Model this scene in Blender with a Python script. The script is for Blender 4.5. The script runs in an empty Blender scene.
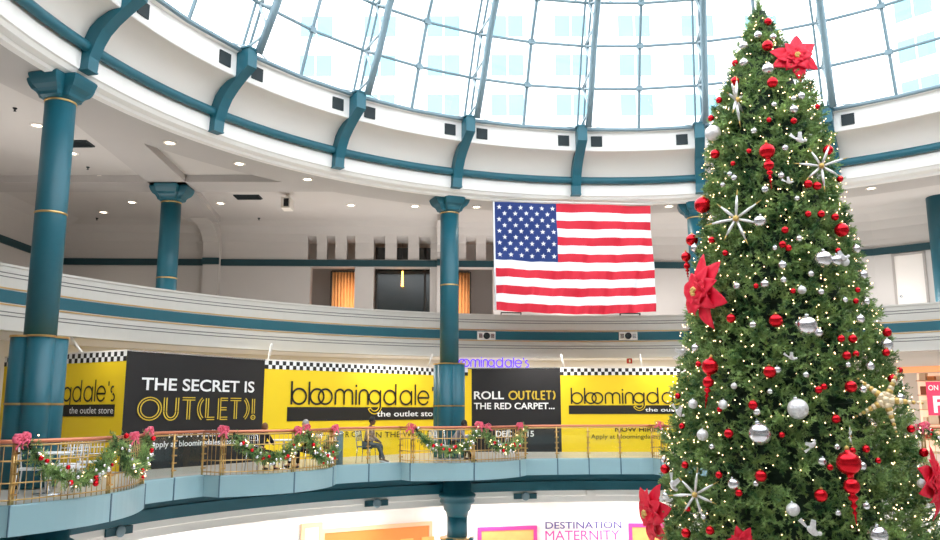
import bpy, bmesh, math, random
import numpy as np
from mathutils import Vector, Matrix
random.seed(7); rng = np.random.default_rng(7)
PI = math.pi
sc = bpy.context.scene
COL = sc.collection
# ------------------------------------------------------------------ camera
FPX, PITCH, ROLL = 813.737, 0.170406, 0.001831
cd = bpy.data.cameras.new('camera'); cam = bpy.data.objects.new('camera', cd); COL.objects.link(cam)
cd.sensor_width = 36.0; cd.sensor_fit = 'HORIZONTAL'; cd.lens = FPX/940*36; cd.clip_start = .05; cd.clip_end = 400
cam.matrix_world = Matrix.Rotation(PI/2+PITCH, 4, 'X') @ Matrix.Rotation(-ROLL, 4, 'Z')
sc.camera = cam
# ------------------------------------------------------------------ world, exposure
sc.view_settings.view_transform = 'Standard'; sc.view_settings.look = 'None'
sc.view_settings.exposure = 0.4; sc.view_settings.gamma = 1.0; sc.view_settings.use_curve_mapping = False
w = bpy.data.worlds.new('world'); sc.world = w; w.use_nodes = True
nt = w.node_tree; bgn = nt.nodes['Background']
bgn.inputs[0].default_value = (.93, .97, 1.0, 1); bgn.inputs[1].default_value = 3.4
sc.cycles.use_denoising = True
sc.cycles.max_bounces = 8; sc.cycles.diffuse_bounces = 5; sc.cycles.transparent_max_bounces = 12
sc.cycles.sample_clamp_indirect = 6
CX, CY = 4.641, 13.142          # axis of the round atrium
# storey heights, metres from the eye: upper mall floor -1.45, gallery parapet top 3.38, ceiling 7.05
ZF2, ZF1, ZCEIL = -1.45, -6.2, 7.05
def area(name, loc, rot, sx, sy, power, col=(1,1,1), spread=None):
    l = bpy.data.lights.new(name, 'AREA'); l.shape = 'RECTANGLE'; l.size = sx; l.size_y = sy; l.energy = power; l.color = col
    o = bpy.data.objects.new(name, l); COL.objects.link(o); o.location = loc; o.rotation_euler = rot
    return o
def spotlamp(name, loc, power, col=(1,.93,.82), ang=120, size=.12):
    l = bpy.data.lights.new(name, 'SPOT'); l.energy = power; l.color = col; l.spot_size = math.radians(ang); l.spot_blend = .6; l.shadow_soft_size = size
    o = bpy.data.objects.new(name, l); COL.objects.link(o); o.location = loc
    return o
# ceiling troffers of the lower mall (below the deck) and of the upper mall's front row
def P(r, a, z): a = math.radians(a); return (CX + r*math.sin(a), CY + r*math.cos(a), z)
LIGHTS = True
for a in range(-70, 40, 18):
    area('shop_ceiling_light', P(14.75, a, -2.95), (0,0,math.radians(-a)), 2.2, .5, 85, (1,.98,.96))
for a in (-62, -44, -26, -8, 10, 30, 46):
    area('mall_ceiling_light', P(15.4, a, 1.98), (0,0,math.radians(-a)), 2.4, .5, (42 if a > -50 else 20), (1,.96,.9))
for a in (-50, -36, -22, -8, 6, 20):  # added fill that brightens the wall behind the hoarding
    area('rear_wall_fill', P(19.6, a, 2.0), (0,0,math.radians(-a)), 3.0, .6, (85 if a > -30 else 30), (.95,.97,1))
# added upward fill lights behind the parapet that brighten the gallery
for a in range(-86, 60, 12):
    area('gallery_fill_light', P(17.3, a, 3.1), (PI,0,math.radians(-a)), 2.4, .25, (44 if not -58 < a < -42 else 8), (1,.97,.95))
# ------------------------------------------------------------------ pixel -> ray helpers (photo's own pixels)
def ray(px, py):
    X, Y = px-470, 270-py
    c, s = math.cos(-ROLL), math.sin(-ROLL); X, Y = c*X-s*Y, s*X+c*Y
    return Vector((X, FPX*math.cos(PITCH)-Y*math.sin(PITCH), FPX*math.sin(PITCH)+Y*math.cos(PITCH))).normalized()
def on_z(px, py, z): d = ray(px, py); return d*(z/d.z)
def on_r(px, py, r):
    d = ray(px, py); a = d.x*d.x+d.y*d.y; b = -(d.x*CX+d.y*CY); c = CX*CX+CY*CY-r*r
    return d*((-b+math.sqrt(max(b*b-a*c, 0)))/a)
def on_seg(px, py, A, B):        # vertical plane through plan points A, B
    d = ray(px, py); e = (B[0]-A[0], B[1]-A[1]); n = (-e[1], e[0])
    t = (A[0]*n[0]+A[1]*n[1])/(d.x*n[0]+d.y*n[1]); p = d*t; L = math.hypot(*e)
    return ((p.x-A[0])*e[0]+(p.y-A[1])*e[1])/L, p.z
def ang_of(p): return math.degrees(math.atan2(p[0]-CX, p[1]-CY))
# ------------------------------------------------------------------ materials
def srgb(c):
    return tuple(((v/255)/12.92 if v/255 <= .04045 else ((v/255+.055)/1.055)**2.4) for v in c) + (1,)
def mat(name, col, rough=.6, metal=0, var=.06, scale=6, bump=0, emit=None, es=0, spec=None, coat=0):
    m = bpy.data.materials.new(name); m.use_nodes = True; n = m.node_tree.nodes; l = m.node_tree.links
    b = n['Principled BSDF']; c = srgb(col)
    b.inputs['Roughness'].default_value = rough; b.inputs['Metallic'].default_value = metal
    if coat: b.inputs['Coat Weight'].default_value = coat
    tc = n.new('ShaderNodeTexCoord'); no = n.new('ShaderNodeTexNoise'); no.inputs['Scale'].default_value = scale; no.inputs['Detail'].default_value = 4
    l.new(tc.outputs['Object'], no.inputs['Vector'])
    mx = n.new('ShaderNodeMix'); mx.data_type = 'RGBA'
    mx.inputs[6].default_value = tuple(v*(1-var) for v in c[:3])+(1,); mx.inputs[7].default_value = tuple(min(1, v*(1+var)) for v in c[:3])+(1,)
    l.new(no.outputs['Fac'], mx.inputs[0]); l.new(mx.outputs[2], b.inputs['Base Color'])
    if bump:
        bp = n.new('ShaderNodeBump'); bp.inputs['Strength'].default_value = bump; bp.inputs['Distance'].default_value = .02
        l.new(no.outputs['Fac'], bp.inputs['Height']); l.new(bp.outputs['Normal'], b.inputs['Normal'])
    if emit:
        b.inputs['Emission Color'].default_value = srgb(emit); b.inputs['Emission Strength'].default_value = es
    return m
M = {}
M['teal'] = mat('teal paint', (23,93,109), .42, var=.08, scale=2)
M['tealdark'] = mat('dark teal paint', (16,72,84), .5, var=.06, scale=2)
M['band'] = mat('deep teal band paint', (12,58,66), .5)
M['blue'] = mat('pale blue fascia metal', (142,174,183), .35, var=.03, scale=1.5)
M['seam'] = mat('fascia seam', (70,100,118), .5)
M['cream'] = mat('cream plaster', (232,224,217), .8, var=.02, scale=1.2)
M['white'] = mat('white plaster', (240,236,232), .75, var=.015, scale=1.2)
M['greige'] = mat('warm grey plaster', (200,194,189), .85, var=.03, scale=1)
M['beam'] = mat('beam grey', (184,178,174), .85, var=.03, scale=1)  # beams a step greyer than the ceiling plaster
M['parapet'] = mat('grey parapet paint', (206,203,198), .7, var=.02, scale=1.5)
M['groove'] = mat('groove shadow line', (120,118,118), .8)
M['gold'] = mat('polished brass', (212,176,118), .32, metal=1, var=.08)
M['copper'] = mat('copper handrail', (206,128,98), .35, metal=.6, var=.08)
M['steel'] = mat('grey painted steel', (118,140,150), .45, metal=.2, var=.06)
M['steelw'] = mat('pale steel rod', (190,205,212), .45, metal=.2)
M['black'] = mat('matt black', (26,24,26), .6)
M['vent'] = mat('dark vent', (28,40,44), .7)
M['yellow'] = mat('yellow hoarding film', (255,216,30), .5, var=.03, scale=1)
M['ink'] = mat('black lettering', (30,26,22), .55)
M['wh'] = mat('white lettering', (245,245,245), .55, var=.01)
M['yl'] = mat('yellow lettering', (222,190,60), .5)
M['floor'] = mat('polished stone floor', (190,184,176), .3, var=.08, scale=3)
M['chrome'] = mat('chrome', (210,212,215), .2, metal=1, var=.03)
M['neon'] = mat('violet neon tube', (70,40,200), .4, emit=(96,50,255), es=1.1)
M['stone'] = mat('pale lower floor', (236,232,226), .35, var=.05, scale=2)
def glassmat(name, tint, gl=.08):
    m = bpy.data.materials.new(name); m.use_nodes = True; n = m.node_tree.nodes; l = m.node_tree.links; n.clear()
    o = n.new('ShaderNodeOutputMaterial'); mx = n.new('ShaderNodeMixShader'); t = n.new('ShaderNodeBsdfTransparent'); g = n.new('ShaderNodeBsdfGlossy')
    no = n.new('ShaderNodeTexNoise'); no.inputs['Scale'].default_value = .7
    r = n.new('ShaderNodeMapRange'); r.inputs[3].default_value = gl*.8; r.inputs[4].default_value = gl*1.2
    l.new(no.outputs['Fac'], r.inputs[0]); l.new(r.outputs[0], mx.inputs[0])
    t.inputs[0].default_value = tint; g.inputs[0].default_value = (1,1,1,1); g.inputs[1].default_value = .03
    l.new(t.outputs[0], mx.inputs[1]); l.new(g.outputs[0], mx.inputs[2]); l.new(mx.outputs[0], o.inputs[0]); return m
M['pane'] = glassmat('skylight glass', (.97,.99,1,1), .05)
M['glass'] = glassmat('railing glass', (.95,.98,.97,1), .035)
# ------------------------------------------------------------------ mesh builder
class MB:
    def __init__(s): s.v = []; s.f = []; s.m = []; s.sm = []
    def add(s, vs, fs, mi=0, smooth=False, T=None):
        o = len(s.v)
        s.v += [tuple(T @ Vector(p)) for p in vs] if T is not None else [tuple(p) for p in vs]
        for f in fs: s.f.append(tuple(i+o for i in f)); s.m.append(mi); s.sm.append(smooth)
        return s
    def box(s, c, d, mi=0, T=None, rz=0):
        x, y, z = d[0]/2, d[1]/2, d[2]/2; ca, sa = math.cos(rz), math.sin(rz); vs = []
        for k in (-z, z):
            for (i, j) in ((-x,-y),(x,-y),(x,y),(-x,y)): vs.append((c[0]+ca*i-sa*j, c[1]+sa*i+ca*j, c[2]+k))
        return s.add(vs, [(0,3,2,1),(4,5,6,7),(0,1,5,4),(1,2,6,5),(2,3,7,6),(3,0,4,7)], mi, False, T)
    def prism(s, pts, off, mi=0, smooth=False):      # pts: 3D polygon, off: extrusion vector
        n = len(pts); o = Vector(off); vs = [Vector(p) for p in pts]+[Vector(p)+o for p in pts]
        fs = [tuple(range(n))[::-1], tuple(range(n, 2*n))]+[(i, (i+1) % n, n+(i+1) % n, n+i) for i in range(n)]
        return s.add(vs, fs, mi, smooth)
    def lathe(s, prof, n=24, mi=0, c=(0,0,0), smooth=True, T=None):
        vs = []; fs = []
        for (r, z) in prof:
            for k in range(n): a = 2*PI*k/n; vs.append((c[0]+r*math.cos(a), c[1]+r*math.sin(a), c[2]+z))
        for i in range(len(prof)-1):
            for k in range(n): fs.append((i*n+k, i*n+(k+1) % n, (i+1)*n+(k+1) % n, (i+1)*n+k))
        fs.append(tuple(range(n))[::-1]); fs.append(tuple(range((len(prof)-1)*n, len(prof)*n)))
        return s.add(vs, fs, mi, smooth, T)
    def tube(s, pts, r, n=8, mi=0, closed=False, smooth=True):
        pts = [Vector(p) for p in pts]; N = len(pts); vs = []; fs = []; up = None
        for i, p in enumerate(pts):
            a = pts[(i-1) % N] if (i > 0 or closed) else p; b = pts[(i+1) % N] if (i < N-1 or closed) else p
            t = (b-a).normalized()
            if up is None: up = Vector((0,0,1)) if abs(t.z) < .9 else Vector((1,0,0))
            u = (up-t*up.dot(t)); u = u.normalized() if u.length > 1e-6 else t.orthogonal().normalized(); w_ = t.cross(u); up = u
            rr = r[i] if isinstance(r, (list, tuple)) else r
            for k in range(n): q = 2*PI*k/n; vs.append(p+u*rr*math.cos(q)+w_*rr*math.sin(q))
        for i in range(N if closed else N-1):
            j = (i+1) % N
            for k in range(n): fs.append((i*n+k, i*n+(k+1) % n, j*n+(k+1) % n, j*n+k))
        if not closed: fs.append(tuple(range(n))[::-1]); fs.append(tuple(range((N-1)*n, N*n)))
        return s.add(vs, fs, mi, smooth)
    def ring(s, prof, a0, a1, n, mi=0, smooth=False, closed=False):   # sweep (r,z) round the atrium axis
        vs = []; fs = []; m = len(prof)
        for i in range(n+1):
            for (r, z) in prof: vs.append(P(r, a0+(a1-a0)*i/n, z))
        for i in range(n):
            for k in range(m if closed else m-1):
                j = (k+1) % m; fs.append((i*m+k, (i+1)*m+k, (i+1)*m+j, i*m+j))
        if closed and abs(a1-a0) < 359.9: fs.append(tuple(range(m))); fs.append(tuple(range(n*m, n*m+m))[::-1])
        return s.add(vs, fs, mi, smooth)
    def ball(s, c, r, seg=12, rings=8, mi=0, sc_=(1,1,1), T=None):
        prof = [(max(1e-4, math.sin(PI*i/rings))*r, -math.cos(PI*i/rings)*r) for i in range(rings+1)]
        vs = []; fs = []
        for (q, z) in prof:
            for k in range(seg): a = 2*PI*k/seg; vs.append((c[0]+q*math.cos(a)*sc_[0], c[1]+q*math.sin(a)*sc_[1], c[2]+z*sc_[2]))
        for i in range(rings):
            for k in range(seg): fs.append((i*seg+k, i*seg+(k+1) % seg, (i+1)*seg+(k+1) % seg, (i+1)*seg+k))
        return s.add(vs, fs, mi, True, T)
    def build(s, name, mats, parent=None, loc=None, rot=None):
        me = bpy.data.meshes.new(name)
        me.from_pydata(s.v, [], s.f)
        if not isinstance(mats, (list, tuple)): mats = [mats]
        for m in mats: me.materials.append(m)
        me.polygons.foreach_set('material_index', s.m); me.polygons.foreach_set('use_smooth', s.sm); me.update()
        bm = bmesh.new(); bm.from_mesh(me); bmesh.ops.recalc_face_normals(bm, faces=bm.faces); bm.to_mesh(me); bm.free()
        o = bpy.data.objects.new(name, me); COL.objects.link(o)
        if parent: o.parent = parent
        if loc is not None: o.location = loc
        if rot is not None: o.rotation_euler = rot
        return o
def struct(o): o['kind'] = 'structure'; return o
def thing(name, label, cat, loc=(0,0,0), rz=0, group=None):
    o = bpy.data.objects.new(name, None); COL.objects.link(o); o.location = loc; o.rotation_euler = (0,0,rz); o.empty_display_size = .1
    o['label'] = label; o['category'] = cat
    if group: o['group'] = group
    return o
def tag(o, label, cat, group=None, kind=None):
    o['label'] = label; o['category'] = cat
    if group: o['group'] = group
    if kind: o['kind'] = kind
    return o
def dup(root, loc=None, rot=None, label=None, group=None, scale=None):
    r = root.copy(); COL.objects.link(r)
    if loc is not None: r.location = loc
    if rot is not None: r.rotation_euler = rot
    if scale is not None: r.scale = scale
    if label: r['label'] = label
    if group: r['group'] = group
    for ch in list(root.children):
        c = ch.copy(); COL.objects.link(c); c.parent = r
        for g in ch.children:
            d = g.copy(); COL.objects.link(d); d.parent = c
    return r
# ------------------------------------------------------------------ lettering
def font_mesh(text, size=1.0, bold=0.0, spacing=1.0):
    cu = bpy.data.curves.new('t', 'FONT'); cu.body = text; cu.size = size; cu.offset = bold; cu.space_character = spacing; cu.resolution_u = 4
    o = bpy.data.objects.new('t', cu); COL.objects.link(o)
    dg = bpy.context.evaluated_depsgraph_get(); me = bpy.data.meshes.new_from_object(o.evaluated_get(dg))
    vs = [(v.co.x, v.co.y) for v in me.vertices]; fs = [tuple(p.vertices) for p in me.polygons]
    bpy.data.objects.remove(o); bpy.data.curves.remove(cu); bpy.data.meshes.remove(me)
    return vs, fs
def arc(cx, cy, r, a0, a1, n=20, ry=None):
    ry = ry or r
    return [(cx+r*math.cos(math.radians(a0+(a1-a0)*i/n)), cy+ry*math.sin(math.radians(a0+(a1-a0)*i/n))) for i in range(n+1)]
def ribbon(vs, fs, pts, w):
    o = len(vs); n = len(pts)
    for i, p in enumerate(pts):
        a = pts[max(i-1, 0)]; b = pts[min(i+1, n-1)]; tx, ty = b[0]-a[0], b[1]-a[1]; L = math.hypot(tx, ty) or 1
        nx, ny = -ty/L*w/2, tx/L*w/2; vs.append((p[0]+nx, p[1]+ny)); vs.append((p[0]-nx, p[1]-ny))
    for i in range(n-1): fs.append((o+2*i, o+2*i+1, o+2*i+3, o+2*i+2))
def logo(w=.085):                  # the long lower-case shop name, x-height 1, thin round strokes
    vs, fs = [], []; R_ = lambda p, ww=w: ribbon(vs, fs, p, ww)
    c = lambda x, r=.47: R_(arc(x, .5, r, 0, 360, 28))
    R_([(0,0),(0,1.42)]); c(.5); R_([(1.18,0),(1.18,1.42)]); c(1.72); c(2.3)
    for x0, x1 in ((3.02,3.65),(3.65,4.28),(4.8,5.45)):
        R_([(x0,0),(x0,.66)]); R_(arc((x0+x1)/2, .65, (x1-x0)/2, 180, 0, 14)); R_([(x1,.66),(x1,0)])
    R_([(4.54,0),(4.54,.97)]); R_([(4.54,1.15),(4.54,1.3)], .12)
    c(5.98, .44); R_([(6.42,.97),(6.42,-.06)]); R_(arc(5.98,-.06,.44,0,-150,16))
    c(7.18); R_([(7.65,0),(7.65,1.42)]); c(8.5); R_([(8.97,0),(8.97,.97)]); R_([(9.3,0),(9.3,1.42)])
    R_(arc(10.0,.5,.47,0,330,24)); R_([(9.53,.5),(10.47,.5)])
    R_([(10.82,1.0),(10.82,1.28)])
    R_(arc(11.3,.74,.2,60,250,10)); R_(arc(11.3,.26,.22,90,-130,10))
    return vs, fs, 11.6
def outlet(w=.028, g=.075):        # OUT(LET)! in double-line deco capitals, cap height 1
    vs, fs = [], []; R_ = lambda p: ribbon(vs, fs, p, w)
    def dbl(x0, y0, x1, y1):
        L = math.hypot(x1-x0, y1-y0); nx, ny = -(y1-y0)/L*g/2, (x1-x0)/L*g/2
        R_([(x0+nx,y0+ny),(x1+nx,y1+ny)]); R_([(x0-nx,y0-ny),(x1-nx,y1-ny)])
    def darc(cx, cy, r, a0, a1, ry=None):
        ry = ry or r; R_(arc(cx,cy,r+g/2,a0,a1,24,ry+g/2)); R_(arc(cx,cy,r-g/2,a0,a1,24,ry-g/2))
    darc(.45,.5,.42,0,360,.45)
    dbl(1.08,.4,1.08,1); dbl(1.58,.4,1.58,1); darc(1.33,.38,.25,180,360,.34)
    dbl(1.8,.96,2.36,.96); dbl(2.08,0,2.08,.9)
    darc(3.04,.5,.5,130,230,.62)
    dbl(2.92,.04,3.28,.04); dbl(2.92,.08,2.92,1)
    dbl(3.5,0,3.5,1); dbl(3.54,.04,3.9,.04); dbl(3.54,.5,3.85,.5); dbl(3.54,.96,3.9,.96)
    dbl(4.02,.96,4.56,.96); dbl(4.29,0,4.29,.9)
    darc(4.43,.5,.5,-50,50,.62)
    dbl(5.2,.25,5.2,1); darc(5.2,.07,.05,0,360)
    return vs, fs, 5.3
# ================================================================== STRUCTURE
# bows of the deck edge: centre angle, half width of the arc, angles where the straight runs begin
BOWTAB = {-80.9:(9.4,-90.6,-68.9), -52.4:(8.4,-60.8,-41.9), -24.0:(8.3,-32.4,-13.9), 13.5:(8.4,4.3,22.9), 40.0:(8.4,31.3,48.9)}
for c_ in (67,103,130,157,193,220,247): BOWTAB[c_] = (8.4, c_-9.3, c_+9.3)
BULGES = list(BOWTAB)
def hwf(c): return BOWTAB[c][0]
def bp_(u): return 11.15+.65*u*u
def er(a):
    for c in BULGES:
        d = abs((a-c+180) % 360-180)
        if d <= hwf(c)+.02: return bp_(d/hwf(c))
    return 12.3
path = []                                   # plan line of the deck edge, (angle, radius)
for c in sorted(BULGES, key=lambda b: ((b+180) % 360)-180):
    cc = ((c+180) % 360)-180; h_, e0, e1 = BOWTAB[c]
    path.append((cc+min(e0-c, -h_), 12.3))
    for i in range(19): u = -1+i/9; path.append((cc+h_*u, bp_(u)))
    path.append((cc+max(e1-c, h_), 12.3))
full = []
for i, (a, r) in enumerate(path):
    full.append((a, r)); b = path[(i+1) % len(path)]; nxt = b[0] if i+1 < len(path) else b[0]+360
    if r == 12.3 and b[1] == 12.3 and nxt-a > 1:
        n = max(2, int((nxt-a)/2)); full += [(a+(nxt-a)*k/n, 12.3) for k in range(1, n)]
path = full; N = len(path)
def sweep_path(prof, mats, name, mi=None):   # prof: (dr, z); dr None means fixed radius given as ('R', r)
    mb = MB(); m = len(prof); vs = []; fs = []
    for (a, r) in path:
        for (dr, z) in prof: vs.append(P(r+dr if not isinstance(dr, str) else float(dr), a, z))
    for i in range(N):
        j = (i+1) % N
        for k in range(m-1): fs.append((i*m+k, j*m+k, j*m+k+1, i*m+k+1))
    mb.add(vs, fs); return mb.build(name, mats)
struct(sweep_path([(.0,-1.93),(.0,-1.47),(.02,-1.45),(.14,-1.45),(.14,-1.47)], M['blue'], 'trim_1'))
struct(sweep_path([(.14,-1.47),('21.8',-1.47)], M['floor'], 'floor'))
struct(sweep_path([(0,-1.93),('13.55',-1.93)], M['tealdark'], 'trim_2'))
# lower mall: teal ring beam, stepped cream fascia, ceiling, wall, floor
struct(MB().ring([(13.5,-1.93),(13.5,-2.2),(13.44,-2.22),(13.44,-2.5),(13.55,-2.5)], -180, 180, 120).build('trim_3', M['teal']))
struct(MB().ring([(13.52,-2.5),(13.52,-2.66),(13.56,-2.68),(13.56,-2.87),(13.8,-2.87),(13.8,-2.8)], -180, 180, 120).build('trim_4', M['white']))
struct(MB().ring([(13.8,-2.8),(16.2,-2.8)], -180, 180, 120).build('ceiling', M['white']))
struct(MB().ring([(16.0,-2.8),(16.0,ZF1)], -180, 180, 120).build('wall_lower_mall', M['white']))
struct(MB().ring([(.01,ZF1),(16.3,ZF1)], -180, 180, 90).build('floor', M['stone']))
# upper mall: back wall and ceiling
struct(MB().ring([(21.5,-1.47),(21.5,2.1)], -180, 180, 120).build('wall_upper_mall', M['white']))
struct(MB().ring([(16.9,2.06),(21.8,2.06)], -180, 180, 120).build('ceiling', M['white']))
# gallery parapet: body, dark grooves, gold pinstripes, teal stripe
PR = 16.5
pb = MB(); pb.ring([(PR+.4,2.06),(PR+.4,1.86),(PR,1.86),(PR,3.34),(PR-.03,3.34),(PR-.03,3.40),(PR+.35,3.40),(PR+.35,2.3)], -180, 180, 144)
struct(pb.build('wall_gallery_parapet', M['parapet']))
pb = MB()
for z in (3.19,3.10,2.28,2.19): pb.ring([(PR-.004,z-.012),(PR-.012,z),(PR-.004,z+.012)], -180, 180, 144)
struct(pb.build('trim_5', M['groove']))
struct(MB().ring([(PR-.004,2.49),(PR-.02,2.5),(PR-.02,2.78),(PR-.004,2.79)], -180, 180, 144).build('trim_6', M['teal']))
pb = MB()
for z in (2.83,2.45): pb.ring([(PR-.004,z-.014),(PR-.02,z-.014),(PR-.02,z+.014),(PR-.004,z+.014)], -180, 180, 144)
struct(pb.build('trim_7', M['gold']))
struct(MB().ring([(PR+.2,2.3),(26,2.3)], -180, 180, 90).build('floor', M['floor']))
# gallery ceiling with ring beam and cornice under the skylight
struct(MB().ring([(14.9,ZCEIL),(26,ZCEIL)], -180, 180, 120).build('ceiling', M['greige']))
struct(MB().ring([(13.5,6.83),(14.9,6.83),(14.9,ZCEIL)], -180, 180, 120).build('trim_8', M['beam']))
struct(MB().ring([(13.5,6.83),(13.5,6.78),(13.32,6.78),(13.28,6.84),(13.12,6.88),(13.06,6.96),(13.02,6.98),(13.0,7.34),(13.05,7.45),(12.98,7.56)], -180, 180, 120).build('trim_9', M['white']))
struct(MB().ring([(13.0-.83*math.sin(q*PI/24)**1.0 if 0 else 12.17+.83*math.cos(q*PI/24), 7.5+.74*math.sin(q*PI/24)) for q in range(13)], -180, 180, 120, smooth=True).build('trim_9', M['cream']))
struct(MB().ring([(12.17,8.24),(12.15,8.26),(12.15,8.86),(12.0,8.9)], -180, 180, 120).build('trim_9', M['white']))
struct(MB().ring([(12.9+.11*math.cos(q*PI/4), 7.47+.12*math.sin(q*PI/4)) for q in range(8)], -180, 180, 120, smooth=True, closed=True).build('trim_10', M['teal']))
struct(MB().ring([(12.0,8.9),(12.0,8.98),(12.15,8.98),(12.15,8.95),(26,8.95)], -180, 180, 120).build('roof', M['cream']))
# ---------------------------------------------------------------- gallery back wall: coved, with slots over recessed openings
WA, WB = (-15.5,30.45), (8.8,31.55)
WL = math.hypot(WB[0]-WA[0], WB[1]-WA[1]); WE = ((WB[0]-WA[0])/WL, (WB[1]-WA[1])/WL); WN = (WE[1], -WE[0])    # WN points into the room
def WP(s, off, z, A=WA, E=WE, Nn=WN): return (A[0]+E[0]*s+Nn[0]*off, A[1]+E[1]*s+Nn[1]*off, z)
COVE = [(0,5.75),(0,6.05),(.05,6.4),(.2,6.7),(.5,6.94),(1.05,ZCEIL+.02)]
def cell(mb, s0, s1, prof, W=WP, mi=0):
    pts = [W(s0, o, z) for o, z in prof]; d = Vector(W(s1,0,0))-Vector(W(s0,0,0)); mb.prism(pts, d, mi)
def wall_run(L, W, openings, slots, name):
    mb = MB(); cur = 0
    for a, b in openings+[(L, L)]:
        if a > cur: cell(mb, cur, a, [(0,2.3),(0,5.46),(-.5,5.46),(-.5,2.3)], W)
        cur = b
    cell(mb, 0, L, [(0,5.46),(0,5.75),(-.5,5.75),(-.5,5.46)], W)
    cur = 0
    for a, b in slots+[(L, L)]:
        if a > cur: cell(mb, cur, a, COVE+[(-.5,ZCEIL+.02),(-.5,5.75)], W)
        if b > a: cell(mb, a, b, [(.17,6.64),(.2,6.7),(.5,6.94),(1.05,ZCEIL+.02),(-.5,ZCEIL+.02),(-.5,6.5)], W)
        cur = b
    return struct(mb.build(name, M['greige']))
sx = lambda px, py=262: on_seg(px, py, WA, WB)[0]
OPEN = [(sx(311), sx(355)), (sx(374), sx(430)), (sx(457), sx(493))]
SLOTS = [(sx(a), sx(b)) for a, b in ((307.5,316.5),(326.5,335),(346.5,355),(373.5,385),(396.5,408),(419,430.5),(466,476),(486,495.5))]
wall_run(WL, WP, OPEN, SLOTS, 'wall_gallery_back')
def seg_wall(A, B, name):
    L = math.hypot(B[0]-A[0], B[1]-A[1]); E_ = ((B[0]-A[0])/L, (B[1]-A[1])/L); Nn = (E_[1], -E_[0])
    W = lambda s, o, z: WP(s, o, z, A, E_, Nn)
    wall_run(L, W, [], [], name); return L, W
segs = [((-15.5,-8),(-15.5,30.45),'wall_gallery_left'), (WB,(14.6,28.9),'wall_gallery_right'), ((14.6,28.9),(18.2,26.0),'wall_gallery_right'), ((18.2,26.0),(21,20),'wall_gallery_right'), ((21,20),(21,-8),'wall_gallery_right'), ((21,-8),(-15.5,-8),'wall_gallery_front')]
bandm = MB(); cell(bandm, 0, WL, [(0,5.47),(.06,5.47),(.06,5.72),(0,5.72)])
for A, B, nm in segs:
    L, W = seg_wall(A, B, nm)
    if nm != 'wall_gallery_front': cell(bandm, 0, L, [(0,5.47),(.06,5.47),(.06,5.72),(0,5.72)], W)
s0, s1 = sx(205), sx(221)
struct(bandm.build('trim_11', M['band']))
pm = MB()
pil = [(.3,2.3),(.3,6.0),(.42,6.3),(.62,6.5),(.95,6.68),(1.4,6.79),(2.2,6.81),(2.2,ZCEIL),(-.1,ZCEIL),(-.1,2.3)]
cell(pm, s0, s1, pil); cell(pm, sx(437), sx(452), pil)
struct(pm.build('trim_12', M['greige']))
pm = MB(); cell(pm, s0-.01, s1+.01, [(.3,5.47),(.37,5.47),(.37,5.72),(.3,5.72)]); cell(pm, sx(437), sx(452), [(.3,5.47),(.37,5.47),(.37,5.72),(.3,5.72)])
struct(pm.build('trim_13', M['band']))
# ceiling beams meeting over the rear column
DC = on_r(172, 192, 17.9); DC = (DC.x, DC.y)
bm_ = MB()
def beam(a, b, w_=1.15, z0=6.835):
    dx, dy = b[0]-a[0], b[1]-a[1]; L = math.hypot(dx, dy); bm_.box(((a[0]+b[0])/2, (a[1]+b[1])/2, (z0+ZCEIL)/2), (L, w_, ZCEIL-z0), 0, None, math.atan2(dy, dx))
colA = P(13.85, -77, 0)
beam(colA[:2], DC); beam((-15.4, DC[1]), (-3.4, DC[1])); beam(DC, WP((s0+s1)/2, 1.5, 0)[:2])
struct(bm_.build('trim_14', M['beam']))
# recess behind the openings
rc = MB(); rs0, rs1 = OPEN[0][0]-.6, OPEN[2][1]+.8
cell(rc, rs0, rs1, [(-2.4,2.3),(-2.4,6.9),(-2.5,6.9),(-2.5,2.3)])
cell(rc, rs0, rs0+.05, [(-.5,2.3),(-.5,6.9),(-2.4,6.9),(-2.4,2.3)]); cell(rc, rs1, rs1+.05, [(-.5,2.3),(-.5,6.9),(-2.4,6.9),(-2.4,2.3)])
cell(rc, rs0, rs1, [(-.5,6.85),(-.5,6.9),(-2.4,6.9),(-2.4,6.85)])
struct(rc.build('wall_recess', M['greige']))
# ---------------------------------------------------------------- skylight dome: one window per bay, one truss and one bracket per rib
DP = [(12.04,8.92),(11.6,10.13),(11.12,11.36),(10.5,12.5),(9.5,13.6),(8.1,14.65),(6.3,15.5),(4.2,16.1),(1.6,16.45)]
PH0 = -5.09
def barp(mb, p, q, w_=.07, mi=0): mb.tube([p, q], w_/2*1.25, 6, mi, smooth=False)
frame0 = MB(); pane0 = MB()
def local_bay(): pass
nwin = 0
for k in range(20):
    a0 = PH0+18*k; a1 = a0+18; am = a0+9
    fm = MB(); gm = MB()
    for i, (r, z) in enumerate(DP):
        wd = .13 if i == 0 else .1
        if i < len(DP)-1 or True:
            fm.tube([P(r, a0, z), P(r, am, z), P(r, a1, z)], wd*.5, 6, 0, smooth=False)
    fm.tube([P(r, am, z) for r, z in DP], .055, 6, 0, smooth=False)
    for sgn, aa in ((1, a0), (-1, a1)):
        fm.tube([P(r, aa+sgn*math.degrees(.10/r), z) for r, z in DP], .04, 6, 0, smooth=False)
    for i in (1,2,3,4,5):
        r, z = DP[i]; x, y, zz = P(r-.03, am, z); fm.box((x, y, zz), (.2,.09,.16), 0, None, -math.radians(am))
    for i in range(len(DP)-1):
        for (b0, b1) in ((a0, am), (am, a1)):
            gm.add([P(DP[i][0], b0, DP[i][1]), P(DP[i][0], b1, DP[i][1]), P(DP[i+1][0], b1, DP[i+1][1]), P(DP[i+1][0], b0, DP[i+1][1])], [(0,1,2,3)])
    nwin += 1
    f = struct(fm.build('window_%d' % nwin, M['steel'])); gm.build('pane', M['pane'], f)
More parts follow.
